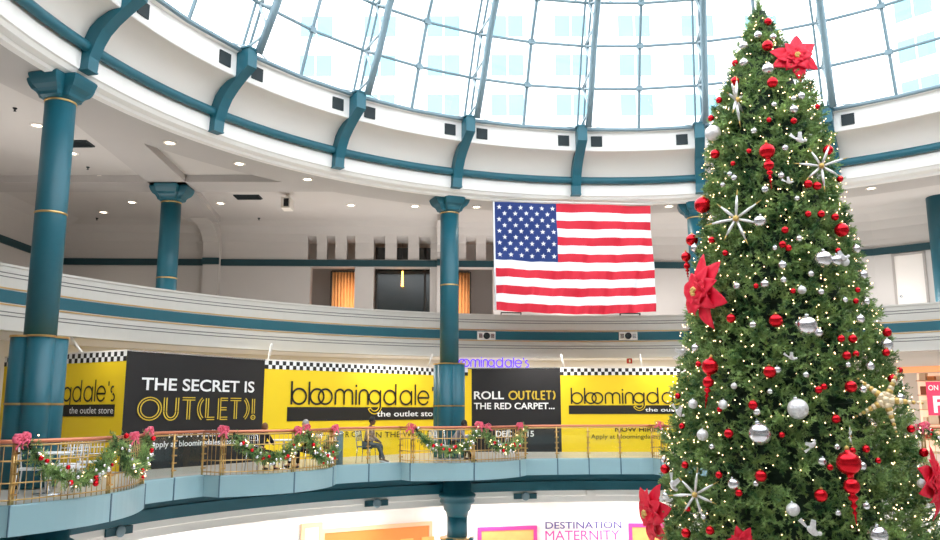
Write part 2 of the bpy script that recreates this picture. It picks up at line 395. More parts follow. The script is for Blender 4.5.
# oculus ring
struct(MB().ring([(1.7,16.4),(1.7,16.7),(.01,16.8)], -180, 180, 40).build('trim_15', M['steel']))
# truss prototype in local frame: x tangential, y radial outwards, origin on axis
def rot_at(a): return (0, 0, -math.radians(a))
def make_truss():
    t = thing('dome_truss', 'dome truss', 'truss', (CX, CY, 0))
    ch = MB(); pts = [(.20, 11.75, 8.9)]+[(.20, r-.38, z-.12) for r, z in DP[1:]]
    ch.tube(pts, [.105]*len(pts), 10, 0); ch.build('chord', M['steel'], t)
    st = MB()
    for i in range(len(DP)-1):
        r, z = DP[i]; r1, z1 = DP[i+1]; m_ = ((r+r1)/2-.38, (z+z1)/2-.1)
        q = (.2, r1-.38, z1-.12)
        st.tube([(0, r, z+(0 if i else .05)), (.2, m_[0], m_[1]), (0, r1, z1)], .04, 6)
        st.tube([(0, r1, z1), q], .03, 6)
    st.build('strut', M['steelw'], t)
    for s in (-1, 1):
        for i in (0, 3):
            b = MB(); r, z = DP[i]; b.tube([(.15, r-.3, z+.04), (.15+s*.6, r-.04, z+.06)], .022, 6); b.build('stay_rod', M['steelw'], t)
    return t
def make_bracket():
    t = thing('cornice_bracket', 'bracket', 'bracket', (CX, CY, 0))
    pr = [(13.06,7.0),(13.06,7.3),(12.98,7.62),(12.86,7.88),(12.68,8.06),(12.44,8.2),(12.14,8.28),(12.14,8.93),(11.74,8.93),(11.74,8.46),(11.9,8.36),(12.12,8.2),(12.36,8.0),(12.55,7.8),(12.68,7.58),(12.76,7.36),(12.8,7.25),(12.82,7.0)]
    m = MB(); w2 = .15
    vs = [(-w2, r, z) for r, z in pr]+[(w2, r, z) for r, z in pr]; n = len(pr)
    fs = [tuple(range(n)), tuple(range(n, 2*n))[::-1]]+[(i, (i+1) % n, n+(i+1) % n, n+i) for i in range(n)]
    m.add(vs, fs); b = m.build('body', M['teal'], t)
    c = MB(); c.box((0, 12.94, 6.98), (.32,.26,.04)); c.build('foot', M['teal'], t)
    c = MB(); c.box((0, 11.94, 8.945), (.38,.44,.05)); c.build('cap', M['teal'], t)
    return t
POS = {-4:'upper left, above the nearest teal column', -3:'left, between the corner and the rear column', -2:'above the row of wall slots', -1:'above the middle teal column', 0:'above the flag', 1:'just left of the tree', 2:'just right of the tree'}
tr = make_truss(); br = make_bracket(); first = True
for k in range(-4, 3):
    a = PH0+18*k
    t = tr if first else dup(tr); b = br if first else dup(br)
    t.rotation_euler = rot_at(a); b.rotation_euler = rot_at(a)
    t['label'] = 'grey steel dome truss rising from the bracket '+POS[k]
    b['label'] = 'curved teal bracket, '+POS[k]
    t['group'] = 'dome trusses'; b['group'] = 'teal cornice brackets'
    first = False
v0 = None
for k in range(-4, 3):
    for s in (-1, 1):
        a = PH0+18*k+s*2.55
        if v0 is None:
            v0 = MB().box((0, 12.14, 8.56), (.36,.06,.34)); v0 = v0.build('air_vent', M['vent'], None, (CX, CY, 0)); o = v0
        else: o = v0.copy(); COL.objects.link(o)
        o.rotation_euler = rot_at(a)
        tag(o, 'square dark vent, on the %s side of the bracket %s' % ('left' if s < 0 else 'right', POS[k].split(',')[0]), 'vent', 'air vents under the dome')
# white building seen through the glass
TW = thing('hotel_tower', 'tall white building with rows of pale windows seen through the glass dome', 'building')
M['facade'] = mat('white facade', (250,250,250), .7, var=.01)
M['window'] = mat('pale window glass', (116,163,176), .25, var=.12, scale=.4)
def tower(cx, cy, w_, ang, z0, z1, cols, rows, x_off=0):
    u = Vector((math.cos(ang), math.sin(ang), 0)); nn = Vector((math.sin(ang), -math.cos(ang), 0)); c = Vector((cx, cy, 0))
    m = MB(); m.box((cx-nn.x*6, cy-nn.y*6, (z0+z1)/2), (w_, 12, z1-z0), 0, None, ang); m.build('wall', M['facade'], TW)
    for i in range(cols):
        for j in range(rows):
            p = c+u*(-w_/2+(i+.5)*w_/cols)+nn*.02; z = z0+8+(j+.5)*3.6
            if z > z1-2: continue
            m = MB(); m.box((p.x, p.y, z), (w_/cols*.5, .12, 1.9), 0, None, ang); m.box((p.x, p.y, z), (.12,.16,1.9), 1, None, ang)
            m.build('window', [M['window'], M['facade']], TW)
tower(6, 66, 44, 0, 5, 60, 8, 11)
tower(46, 52, 34, -.85, 5, 60, 6, 11)
# ================================================================== COLUMNS
def circ(r, n=48): return [(r*math.cos(2*PI*i/n), r*math.sin(2*PI*i/n)) for i in range(n)]
def quatre(c=.27, r=.25, n=48):
    out = []
    for i in range(n):
        a = 2*PI*i/n; best = 0
        for k in range(4):
            b = a-k*PI/2; cb = math.cos(b)*c; d = cb*cb-(c*c-r*r)
            if d > 0: best = max(best, cb+math.sqrt(d))
        out.append((best*math.cos(a), best*math.sin(a)))
    return out
def rot45(p): c = math.sqrt(.5); return [(c*(x-y), c*(x+y)) for x, y in p]
def cross(L, h, n=48):
    out = []
    for i in range(n):
        a = 2*PI*i/n; ca, sa = abs(math.cos(a)), abs(math.sin(a)); best = 0
        for (x, y) in ((L, h), (h, L)): best = max(best, min(x/max(ca, 1e-6), y/max(sa, 1e-6)))
        out.append((best*math.cos(a), best*math.sin(a)))
    return out
def loft(secs, mb, mi=0, smooth=False):
    n = len(secs[0][0]); vs = []; fs = []
    for pts, z in secs: vs += [(x, y, z) for x, y in pts]
    for i in range(len(secs)-1):
        for k in range(n): fs.append((i*n+k, i*n+(k+1) % n, (i+1)*n+(k+1) % n, (i+1)*n+k))
    fs.append(tuple(range(n))[::-1]); fs.append(tuple(range((len(secs)-1)*n, len(secs)*n))); mb.add(vs, fs, mi, smooth)
def make_column(label, base=True, zt=6.84):
    t = thing('column', label, 'column')
    zb = 1.45 if base else 2.3
    if base:
        m = MB(); Q = rot45(quatre()); loft([(Q, ZF2+.0), (Q, 1.43)], m, 0, True); m.build('fluted_base', M['teal'], t)
        for z in (1.44, .13):
            m = MB(); Q = rot45(quatre(.275,.262)); loft([(Q, z-.02), (Q, z+.02)], m); m.build('gold_band', M['gold'], t)
    m = MB(); m.lathe([(.3, zb), (.3, zt-.42)], 32); m.build('shaft', M['teal'], t)
    for z in (3.96, zt-.5):
        m = MB(); m.lathe([(.302, z-.022), (.315, z-.015), (.315, z+.015), (.302, z+.022)], 32); m.build('gold_band', M['gold'], t)
    m = MB()
    loft([(circ(.3), zt-.47), (circ(.33), zt-.45), (cross(.36,.24), zt-.42), (cross(.38,.25), zt-.36), (cross(.42,.27), zt-.3), (cross(.5,.3), zt-.24), (cross(.55,.32), zt-.16), (cross(.58,.33), zt-.1), (cross(.6,.34), zt-.04), (cross(.58,.33), zt)], m)
    m.build('capital', M['teal'], t)
    return t
cA = make_column('thick teal column with gold bands at the left edge, nearest of the tall columns')
qA = on_r(61, 100, 13.55); cA.location = (qA.x, qA.y, 0); cA.rotation_euler = rot_at(-77)
def putcol(src, a, r, label):
    c = dup(src, P(r, a, 0), rot_at(a), label, 'teal gallery columns'); return c
cA['group'] = 'teal gallery columns'
putcol(cA, -22.45, 13.9, 'teal column with gold bands in the middle, left of the flag')
putcol(cA, 12.4, 13.9, 'teal column half hidden behind the left side of the Christmas tree')
for a, w_ in ((67,'far right, outside the photo'), (103,'right of the viewer, outside the photo'), (-113,'left of the viewer, outside the photo')):
    putcol(cA, a, 13.85, 'teal column with gold bands '+w_)
cD = make_column('slimmer looking teal column standing back on the upper gallery, left of the slots', False, 6.82)
cD.location = (DC[0], DC[1], 0); cD['group'] = 'rear gallery columns'
pE = on_r(945, 250, 17.5)
cE = thing('column', 'plain dark teal column at the right edge of the photo on the upper gallery', 'column', (pE.x, pE.y, 0)); cE['group'] = 'rear gallery columns'
m = MB(); m.lathe([(.42, 2.3), (.42, 7.04)], 32); m.build('shaft', M['teal'], cE)
m = MB(); m.lathe([(.5, 2.3), (.5, 2.55), (.43, 2.6)], 32); m.build('plinth', M['teal'], cE)
# lower mall columns
def make_low(label, a):
    t = thing('lower_column', label, 'column', P(13.05, a, 0), -math.radians(a), 'lower mall columns')
    m = MB(); m.lathe([(.30, -4.0), (.30, -3.1)], 32); m.build('shaft', M['teal'], t)
    m = MB(); m.lathe([(.31,-3.12), (.33,-3.0), (.4,-2.92), (.42,-2.78), (.5,-2.74), (.52,-2.68), (.5,-2.6), (.54,-2.56), (.56,-2.5), (.5,-2.44), (.42,-2.4), (.42,-1.94)], 36); m.build('capital', M['teal'], t)
    m = MB(); Q = rot45(quatre()); loft([(Q, ZF1), (Q, -3.72)], m, 0, True); m.build('fluted_base', M['teal'], t)
    m = MB(); loft([(quatre(.275,.262), -3.74), (quatre(.275,.262), -3.70)], m); m.build('gold_band', M['gold'], t)
make_low('teal column of the lower mall below the middle gallery column', -22.7)
make_low('teal lower mall column hidden behind the tree', 12.4)
make_low('teal lower mall column below the left edge of the deck', -77)
# ================================================================== HOARDING
HT = 1.45
HP = [(-12.94,22.73),(-8.46,20.12),(-6.05,24.1),(-.95,29.2),(-.08,29.3),(3.2,29.12),(9.6,28.9)]
class Face:
    def __init__(s, A, B):
        s.A, s.B = A, B; s.L = math.hypot(B[0]-A[0], B[1]-A[1]); s.e = ((B[0]-A[0])/s.L, (B[1]-A[1])/s.L); s.n = (s.e[1], -s.e[0])
    def p(s, u, z, off=0): return (s.A[0]+s.e[0]*u+s.n[0]*off, s.A[1]+s.e[1]*u+s.n[1]*off, z)
    def at(s, px, py): return on_seg(px, py, s.A, s.B)
    def rect(s, mb, u0, u1, z0, z1, off, th=.012, mi=0): mb.prism([s.p(u0,z0,off), s.p(u1,z0,off), s.p(u1,z1,off), s.p(u0,z1,off)], (s.n[0]*th, s.n[1]*th, 0), mi)
    def letters(s, vf, u, z, sxx, szz, off, name, mt, parent):
        m = MB(); m.add([s.p(u+x*sxx, z+y*szz, off) for x, y in vf[0]], vf[1]); return m.build(name, mt, parent)
    def text(s, txt, px0, px1, pyb, pyt, name, mt, parent, off=.03, bold=0.0, xh=.73):
        vs, fs = font_mesh(txt, 1, bold); xs = [v[0] for v in vs]; x0, x1 = min(xs), max(xs)
        pm = (px0+px1)/2; u0, _ = s.at(px0, pyb); u1, _ = s.at(px1, pyb); _, zb = s.at(pm, pyb); _, zt = s.at(pm, pyt)
        k = (u1-u0)/(x1-x0); kz = (zt-zb)/xh
        return s.letters(([(x-x0, y) for x, y in vs], fs), u0, zb, k, kz, off, name, mt, parent)
def hoarding(i, label, colour, checker=True):
    F = Face(HP[i], HP[i+1]); t = thing('hoarding', label, 'hoarding panel', F.p(F.L/2, ZF2), 0, 'shop hoarding panels')
    t.location = (0,0,0)
    m = MB(); F.rect(m, 0, F.L, ZF2, HT, -.06, .06); m.build('board', M[colour], t)
    m = MB(); F.rect(m, 0, F.L, HT, HT+.035, -.08, .1); m.build('edge_cap', M['chrome'] if colour == 'black' else M['white'], t)
    if checker:
        z0, z1 = HT-.24, HT; m = MB(); n = int(F.L/.12); w_ = F.L/n
        for k in range(n):
            for j in range(2): F.rect(m, k*w_, (k+1)*w_, z0+j*.12, z0+(j+1)*.12, .002, .006, (k+j) % 2)
        m.build('checker_strip', [M['ink'], M['wh']], t)
    return F, t
def logo_on(F, t, px0, px1, pyb, pyx, strip=None):
    vs, fs, W_ = logo(.125); u0, _ = F.at(px0, pyb); u1, _ = F.at(px1, pyb); _, zb = F.at(px0, pyb); _, zx = F.at(px0, pyx)
    F.letters((vs, fs), u0, zb, (u1-u0)/W_, (zx-zb), .022, 'shop_name', M['ink'], t)
    hv, hf = [], []; ribbon(hv, hf, arc(5.98, -.06, .44, 10, -160, 18), .25)
    F.letters((hv, hf), u0, zb, (u1-u0)/W_, (zx-zb), .018, 'letter_halo', M['yellow'], t)
    return u0, (u1-u0)/W_, zb
F0, t0 = hoarding(0, 'leftmost yellow hoarding panel, partly behind the left teal column', 'yellow')
F1, t1 = hoarding(1, 'black hoarding panel reading the secret is out(let)', 'black', False)
F2, t2 = hoarding(2, 'wide yellow hoarding panel with the long shop name, left of the middle column', 'yellow')
F3, t3 = hoarding(3, 'narrow yellow hoarding panel behind the middle teal column', 'yellow')
F4, t4 = hoarding(4, 'black hoarding panel reading roll out(let) the red carpet', 'black', False)
F5, t5 = hoarding(5, 'yellow hoarding panel with the shop name running behind the tree', 'yellow')
def strip_text(F, t, u0, k, zb, zh, txt_u, L=None, sc_=.62):
    m = MB(); F.rect(m, u0-.25*k, min(u0+11.7*k, F.L-.05) if L is None else L, zb-zh-.14*k*1.0, zb-.14*k, .008, .008); m.build('name_strip', M['ink'], t)
    vs, fs = font_mesh('the outlet store', 1, .012); xs = [v[0] for v in vs]; w_ = 5.4*k; q = w_/max(xs)
    F.letters((vs, fs), u0+txt_u*k, zb-.14*k-zh*.72, q, zh*.62, .03, 'tagline', M['wh'], t)
# panel 2 (wide yellow)
u0, k, zb = logo_on(F2, t2, 291, 441, 404.5, 388); strip_text(F2, t2, u0, k, zb, .42, 6.15, F2.L)
F2.text('NC', 316, 324, 436, 430, 'caption', M['ink'], t2)
F2.text('R CU', 345, 360, 437, 431, 'caption', M['ink'], t2)
F2.text('IN THE WORLD', 373, 432, 437, 431, 'caption', M['ink'], t2)
# panel 0
vs_ = logo(.125); ue, zb0 = F0.at(115.5, 401); ua, _ = F0.at(63, 403.5); kk = (ue-ua)/(11.6-5.5)
_, zb0 = F0.at(100, 401.5); _, zx0 = F0.at(100, 386)
F0.letters((vs_[0], vs_[1]), max(ue-11.6*kk, -9), zb0, kk, zx0-zb0, .022, 'shop_name', M['ink'], t0)
m = MB(); _, za = F0.at(100, 404.5); _, zc = F0.at(100, 416.5); F0.rect(m, .3, ue, zc, za, .008, .008); m.build('name_strip', M['ink'], t0)
F0.text('the outlet store', 70, 114, 413.5, 406.5, 'tagline', M['wh'], t0)
F0.text('Apply at bloomingdalesjobs.com', 14, 90, 449.5, 443.5, 'web_address', M['ink'], t0)
m = MB(); ul0 = F0.at(62, 452); ul1 = F0.at(100, 452); F0.rect(m, ul0[0], ul1[0], ul0[1]-.015, ul0[1]+.015, .01); m.build('rule', M['ink'], t0)
# panel 1
F1.text('THE SECRET IS', 140.5, 253.5, 391, 379, 'headline', M['wh'], t1, bold=.018)
ov = outlet(.045,.11); ua, za = F1.at(137, 419); ub, _ = F1.at(254, 419); _, zt_ = F1.at(190, 398); _, zb_ = F1.at(190, 419.5)
F1.letters((ov[0], ov[1]), ua, zb_, (ub-ua)/ov[2], zt_-zb_, .03, 'outlined_word', M['yl'], t1)
F1.text('NOW HIRING!', 168, 228, 436.5, 430, 'small_headline', M['wh'], t1, bold=.02)
F1.text('Apply at bloomingdalesjobs.com', 149, 243, 445.5, 439.5, 'web_address', M['wh'], t1, bold=.01)
# panel 4
m = MB(); F4.rect(m, 0, .13, ZF2, HT, .004, .006); m.build('yellow_edge', M['yellow'], t4)
F4.text('ROLL', 474, 504, 399, 391, 'headline', M['wh'], t4, bold=.02)
ua, _ = F4.at(509, 399); ub, _ = F4.at(554.5, 399); ub = ua+(ub-ua)*5.3/4.9; _, zt_ = F4.at(530, 391); _, zb_ = F4.at(530, 399.5)
oo = outlet(.075,.09); nlet = [(i, f) for i, f in enumerate(oo[1])]
keep = [f for f in oo[1] if min(oo[0][i][0] for i in f) < 5.02]
F4.letters((oo[0], keep), ua, zb_, (ub-ua)/oo[2], zt_-zb_, .03, 'outlined_word', M['yl'], t4)
F4.text('THE RED CARPET...', 474, 554.5, 409, 402.5, 'headline', M['wh'], t4, bold=.02)
F4.text('DEC 4 - 15', 496, 534, 436.5, 430.5, 'date_line', M['wh'], t4, bold=.02)
# panel 5
u0, k, zb = logo_on(F5, t5, 571.5, 703, 403.8, 392.5); strip_text(F5, t5, u0, k, zb, .3, 6.5)
F5.text('NOW HIRING!', 615, 668, 431.5, 427, 'small_headline', M['ink'], t5, bold=.02)
F5.text('Apply at bloomingdalesjobs.com', 591, 684, 438.5, 434, 'web_address', M['ink'], t5)
# slanting stays over the hoarding, neon shop name behind it
st0 = None
for px, i, wh_ in ((267,2,'over the right end of the secret panel'), (427,2,'just left of the middle column'), (78,0,'over the leftmost panel'), (562,5,'over the joint right of the roll outlet panel'), (640,5,'near the tree')):
    F = Face(HP[i], HP[i+1]); u, _ = F.at(px+2, 366); m = MB(); m.tube([F.p(u, HT+.0, -.05), F.p(u-.12, 1.92, .3)], .035, 6)
    tag(m.build('stay', M['white']), 'short white slanting stay above the hoarding, '+wh_, 'brace', 'stays above the hoarding')
SA = on_r(450, 369.5, 16.75); SB = on_r(529, 369.5, 16.75)
FN = Face((SA.x, SA.y), (SB.x, SB.y)); vs, fs, W_ = logo(.13)
nm = MB(); nm.add([FN.p(x*FN.L/W_, 1.52+y*.27, 0) for x, y in vs], fs)
nm = nm.build('tube_lettering', M['neon']); nt_ = thing('neon_sign', 'violet glowing neon shop name above the black roll outlet panel', 'sign'); nm.parent = nt_
m = MB(); FN.rect(m, -.1, FN.L+.1, 1.5, 1.53, -.05, .03); m.build('mounting_rail', M['white'], nt_)
so = nm.modifiers.new('th', 'SOLIDIFY'); so.thickness = .03
m = MB(); q = on_r(629.5, 364, 17.2); m.box((q.x, q.y, 1.78), (.18,.1,.18), 0, None, math.radians(5)); m.box((q.x, q.y-.06, 1.78), (.06,.02,.1), 1)
M['red'] = mat('red sign', (190,30,34), .5)
tag(m.build('alarm_box', [M['red'], M['wh']]), 'tiny red alarm box on the white wall above the right yellow panel', 'alarm')
# ================================================================== FLAG
def make_flag():
    t = thing('flag', 'large american flag with stars and stripes hanging from the cornice', 'flag')
    A = on_r(493.5, 202, 13.35); B = on_r(650, 206, 13.35); A2 = on_r(495.5, 310, 13.25); B2 = on_r(656.5, 311.5, 13.25)
    NX, NY = 96, 65
    blue, red, white = mat('flag blue', (20,50,118), .7), mat('flag red', (214,28,54), .7), mat('flag white', (246,246,250), .7)
    nrm = Vector((math.sin(math.radians(-5)), math.cos(math.radians(-5)), 0)); nrm = -nrm
    def pt(u, v):
        u0 = u+.012*math.sin(v*3.1)*(1-u)
        p = A.lerp(B, u).lerp(A2.lerp(B2, u), v); p.z -= .11*math.sin(u*PI)*v
        w_ = .05*math.sin(u*34+v*7)*(.3+v)+.04*math.sin(u*13-v*9)+.03*math.sin(u*71+v*13)*(.2+v)+.02*math.sin(v*23+u*19)
        return p+nrm*w_+Vector((.0,0,0))
    vs = [pt(i/NX, j/NY) for j in range(NY+1) for i in range(NX+1)]; m = MB()
    for j in range(NY):
        st = int(j/5)
        for i in range(NX):
            mi = 0 if (st < 7 and i < int(NX*.405)) else (1 if st % 2 == 0 else 2)
            m.f.append((j*(NX+1)+i, j*(NX+1)+i+1, (j+1)*(NX+1)+i+1, (j+1)*(NX+1)+i)); m.m.append(mi); m.sm.append(True)
    m.v = [tuple(v) for v in vs]; s = m; H = 7/13
    for r in range(9):
        n = 6 if r % 2 == 0 else 5
        for c in range(n):
            uc = .405*((c+.5)/6 if n == 6 else (c+1)/6); vc = H*(r+.9)/9.8
            ring = []
            for k in range(10):
                a = PI/2+k*PI/5; q = (.0165 if k % 2 == 0 else .0064)
                ring.append(pt(uc+q*math.cos(a), max(0, vc-q*1.5*math.sin(a)))+nrm*.02)
            s.add([pt(uc, vc)+nrm*.02]+ring, [(0, 1+k, 1+(k+1) % 10) for k in range(10)], 2)
    m.build('cloth', [blue, red, white], t)
    m = MB(); m.tube([A+Vector((-.1,0,.05)), B+Vector((.1,0,.05))], .03, 8); m.build('hanging_pole', M['white'], t)
    m = MB(); m.tube([A.lerp(B,.0)+nrm*.03, A2+nrm*.03], .03, 6); m.build('hoist_band', white, t)
    for u in (.05,.5,.95):
        p = A.lerp(B, u); m = MB(); m.tube([p+Vector((0,0,.05)), (p.x, p.y, 6.86)], .01, 6); m.build('cord', M['white'], t)
make_flag()
for px, w_ in ((511,'left'), (630,'right')):
    q = on_r(px, 315, 16.4); m = MB(); m.box((0,0,.06), (.75,.14,.03)); m.box((-.36,0,.02), (.03,.14,.06)); m.box((.36,0,.02), (.03,.14,.06))
    tag(m.build('tie_rail', M['ink'], None, (q.x, q.y, 3.40), (0,0,math.radians(3))), 'small dark rail on top of the parapet below the flag, %s one of two' % w_, 'rail', 'tie rails below the flag')
# loudspeakers on the gallery parapet
sp0 = None
for px, w_ in ((486,'left'), (628,'right')):
    q = on_r(px, 336, PR-.02); a = ang_of(q)
    if sp0 is None:
        sp0 = thing('parapet_speaker', '', 'speaker'); m = MB(); m.box((0,-.04,0), (.66,.08,.3)); m.build('plate', M['white'], sp0)
        m = MB(); m.lathe([(.12,0),(.12,.04),(.09,.05),(.03,.03)], 20, 0, T=Matrix.Translation((0,-.08,0)) @ Matrix.Rotation(PI/2, 4, 'X')); m.build('cone', M['vent'], sp0)
        for s in (-1,1):
            m = MB(); m.box((s*.22,-.085,0), (.13,.02,.16)); m.build('lamp', M['chrome'], sp0)
        o = sp0
    else: o = dup(sp0)
    o.location = (q.x, q.y, q.z); o.rotation_euler = (0,0,-math.radians(a))
    tag(o, 'white plate with a dark round speaker on the parapet stripe, %s one below the flag' % w_, 'speaker', 'parapet speakers')
# round wall lights on the lower fascia
q0 = None
for px, py, w_ in ((118,531,'at the lower left'), (376,503,'left of the lower column'), (525,496,'right of the lower column')):
    q = on_r(px, py, 13.5); a = ang_of(q)
    if q0 is None:
        q0 = thing('fascia_lamp', '', 'wall lamp'); m = MB(); m.box((0,-.03,0), (.74,.05,.17)); m.build('plate', M['tealdark'], q0)
        m = MB(); m.lathe([(.13,0),(.13,.03),(.1,.045),(.05,.05),(.001,.05)], 24, 0, T=Matrix.Translation((0,-.06,0)) @ Matrix.Rotation(PI/2, 4, 'X')); m.build('round_cover', M['steel'], q0); o = q0
    else: o = dup(q0)
    o.location = tuple(q); o.rotation_euler = (0,0,-math.radians(a))
    tag(o, 'round silver lamp on a teal plate on the lower fascia, '+w_, 'lamp', 'fascia lamps')
q = on_r(590.5, 492.5, 13.5); m = MB(); m.box((0,-.06,0), (.28,.12,.16)); m.box((0,-.125,0), (.2,.01,.1))
tag(m.build('junction_box', M['white'], None, tuple(q), (0,0,-math.radians(ang_of(q)))), 'small plain white box on the lower fascia below the right yellow panel', 'box')
# ================================================================== GALLERY DETAILS
M['curtain'] = mat('orange curtain', (240,180,122), .8, var=.15, scale=3)
M['darkglass'] = mat('dark shop glass', (40,48,50), .12, var=.1)
M['bronze'] = mat('dark bronze frame', (46,44,40), .5)
def curtain(s0_, s1_, label):
    m = MB(); n = 40; vs = []; fs = []
    for i in range(n+1):
        s = s0_+(s1_-s0_)*i/n; o = -1.3+.07*math.sin(i*1.9)
        vs += [WP(s, o, 2.32), WP(s, o, 5.46)]
    for i in range(n): fs.append((2*i, 2*i+2, 2*i+3, 2*i+1))
    m.add(vs, fs, 0, True); o = m.build('curtain', M['curtain']); sm = o.modifiers.new('t', 'SOLIDIFY'); sm.thickness = .02
    t = thing('curtained_window', label, 'curtain', group='orange curtains'); o.parent = t
    m = MB(); cell(m, s0_-.06, s0_, [(-1.2,2.3),(-1.2,5.5),(-1.4,5.5),(-1.4,2.3)]); cell(m, s1_, s1_+.06, [(-1.2,2.3),(-1.2,5.5),(-1.4,5.5),(-1.4,2.3)]); cell(m, s0_, s1_, [(-1.2,5.46),(-1.2,5.52),(-1.4,5.52),(-1.4,5.46)]); m.build('frame', M['bronze'], t)
    p = WP((s0_+s1_)/2, -.62, 3.9); l = bpy.data.lights.new('curtain_fill', 'AREA'); l.shape = 'RECTANGLE'; l.size = .7; l.size_y = 2.8; l.energy = 18; l.color = (1,.7,.46); lo = bpy.data.objects.new('curtain_fill', l); COL.objects.link(lo); lo.location = p; lo.rotation_euler = (PI/2, 0, math.atan2(WE[1], WE[0]))  # added warm fill that makes the curtain look lit
curtain(sx(331)-.1, OPEN[0][1]+.5, 'orange lit curtain in the left recessed opening of the upper gallery')
curtain(OPEN[2][0]-1, sx(471), 'orange lit curtain in the recess just right of the middle column')
t = thing('shop_window', 'dark reflective shop window in the middle recess of the upper gallery', 'window')
a, b = OPEN[1][0]+.05, OPEN[1][1]+.3
m = MB(); cell(m, a, b, [(-.9,2.32),(-.9,6.4),(-.93,6.4),(-.93,2.32)]); m.build('glass', M['darkglass'], t)
m = MB()
for s in (a, b-.5, b): cell(m, s-.04, s+.04, [(-.84,2.3),(-.84,6.4),(-.96,6.4),(-.96,2.3)])
cell(m, a, b, [(-.84,5.35),(-.84,5.45),(-.96,5.45),(-.96,5.35)]); m.build('frame', M['bronze'], t)
m = MB(); p = WP(sx(402), -.6, 0); m.tube([(p[0],p[1],5.4),(p[0],p[1],4.8)], [.03,.05], 8)
M['lampglow'] = mat('glowing tube', (255,200,110), .4, emit=(255,180,80), es=6)
pl_ = tag(m.build('pendant_lamp', M['lampglow']), 'slim glowing amber pendant lamp in front of the dark shop window', 'lamp'); m = MB(); m.tube([(p[0],p[1],6.85),(p[0],p[1],5.4)], .008, 6); m.build('cord', M['black'], pl_)
# door on the right of the gallery
A_, B_ = (14.6,28.9), (18.2,26.0); FD = Face(A_, B_)
u0, _ = FD.at(898, 300); u1, _ = FD.at(927, 300)
m = MB(); FD.rect(m, u0-.08, u0, 2.3, 5.44, 0, .05); FD.rect(m, u1, u1+.08, 2.3, 5.44, 0, .05); FD.rect(m, u0-.08, u1+.08, 5.36, 5.44, 0, .05)
d = struct(m.build('door_1', mat('door frame', (168,160,154), .6))); m = MB(); FD.rect(m, u0, u1, 2.3, 5.36, 0, .02); m.build('leaf', M['cream'], d)
m = MB(); m.ball(FD.p(u0+.12, 3.9, .06), .05); m.build('knob', M['chrome'], d)
for px, py, n_ in ((14,250,1),):
    pass
# ceiling fixtures
def near(px, py):
    refs = [((60,75),'left teal column capital'), ((172,192),'rear column capital'), ((450,195),'middle column capital'), ((286,200),'ceiling camera'), ((871,188),'tree right side')]
    q = min(refs, key=lambda r: (r[0][0]-px)**2+(r[0][1]-py)**2); dx, dy = px-q[0][0], py-q[0][1]
    return ('left' if dx < 0 else 'right')+' and '+('above' if dy < 0 else 'below')+' the '+q[1]
M['lampw'] = mat('lit downlight', (255,240,215), .4, emit=(255,236,205), es=9)
M['ringw'] = mat('white lamp ring', (238,230,220), .5)
dl0 = None; used = {}
DLS = [(170,142.6),(239.4,163.4),(199.4,177.3),(307.7,179),(101.5,176.7),(131.8,202),(103.6,212),(220.5,203),(37,125),(72,153),(351,205),(415,206),(476.5,206.7),(669,206),(871,188),(286,206)]
for px, py in DLS:
    q = on_z(px, py, ZCEIL); zl = ZCEIL
    if q.y > 29.8: q = q*(29.6/q.y)
    q2 = on_z(px, py, 6.83)
    if math.hypot(q2.x-CX, q2.y-CY) < 14.85 or (abs(q2.y-DC[1]) < .5 and q2.x < -4): q = q2; zl = 6.83
    if dl0 is None:
        dl0 = thing('downlight', '', 'ceiling light'); m = MB(); m.lathe([(.17,0),(.17,-.02),(.12,-.025),(.12,0)], 24); m.build('trim_ring', M['ringw'], dl0)
        m = MB(); m.lathe([(.12,-.006),(.001,-.012)], 20); m.build('lens', M['lampw'], dl0); o = dl0
    else: o = dup(dl0)
    o.location = (q.x, q.y, zl); nm_ = near(px, py); used[nm_] = used.get(nm_, 0)+1
    rank = ['', 'next ', 'third ', 'furthest ', 'last '][min(used[nm_]-1, 4)]
    tag(o, 'small round lit %sceiling downlight, %s' % (rank, nm_), 'ceiling light', 'gallery downlights')
    spotlamp('downlight_lamp', (q.x, q.y, zl-.06), 40)
for px, py, w_ in ((75,143,'right of the left column'), (248,196.5,'left of the ceiling camera')):
    q = on_z(px, py, ZCEIL); m = MB(); m.box((0,0,-.02), (.85,.5,.04)); 
    for k in range(4): m.box((0,-.18+k*.12,-.05), (.78,.03,.03))
    tag(m.build('ceiling_grille', M['vent'], None, (q.x, q.y, ZCEIL)), 'dark square air grille in the gallery ceiling, '+w_, 'vent', 'ceiling grilles')
q = on_z(288, 194, ZCEIL); t = thing('ceiling_camera', 'white box camera hanging from the gallery ceiling left of the middle column', 'camera', (q.x, q.y, ZCEIL))
m = MB(); m.lathe([(.05,-.18),(.05,0)], 12); m.build('stem', M['ringw'], t); m = MB(); m.box((0,-.05,-.36), (.3,.5,.36)); m.build('housing', M['ringw'], t)
m = MB(); m.box((.02,-.31,-.36), (.16,.03,.26)); m.build('lens', M['black'], t)
sp = None
for px, py, w_ in ((15,108,'left of the nearest column'), (88,167,'right of the nearest column shaft'), (97,218,'above the parapet, left of the rear column'), (259,218,'between the rear column and the slots'), (381,220,'above the middle slots'), (663,222,'right of the flag')):
    q = on_z(px, py, ZCEIL)
    if q.y > 29.5: continue
    if sp is None:
        sp = MB().lathe([(.05,0),(.05,-.02),(.02,-.03),(.02,-.07),(.04,-.08)], 12).build('sprinkler', M['vent']); o = sp
    else: o = sp.copy(); COL.objects.link(o)
    o.location = (q.x, q.y, ZCEIL); tag(o, 'tiny dark sprinkler head in the gallery ceiling, '+w_, 'sprinkler', 'sprinkler heads')
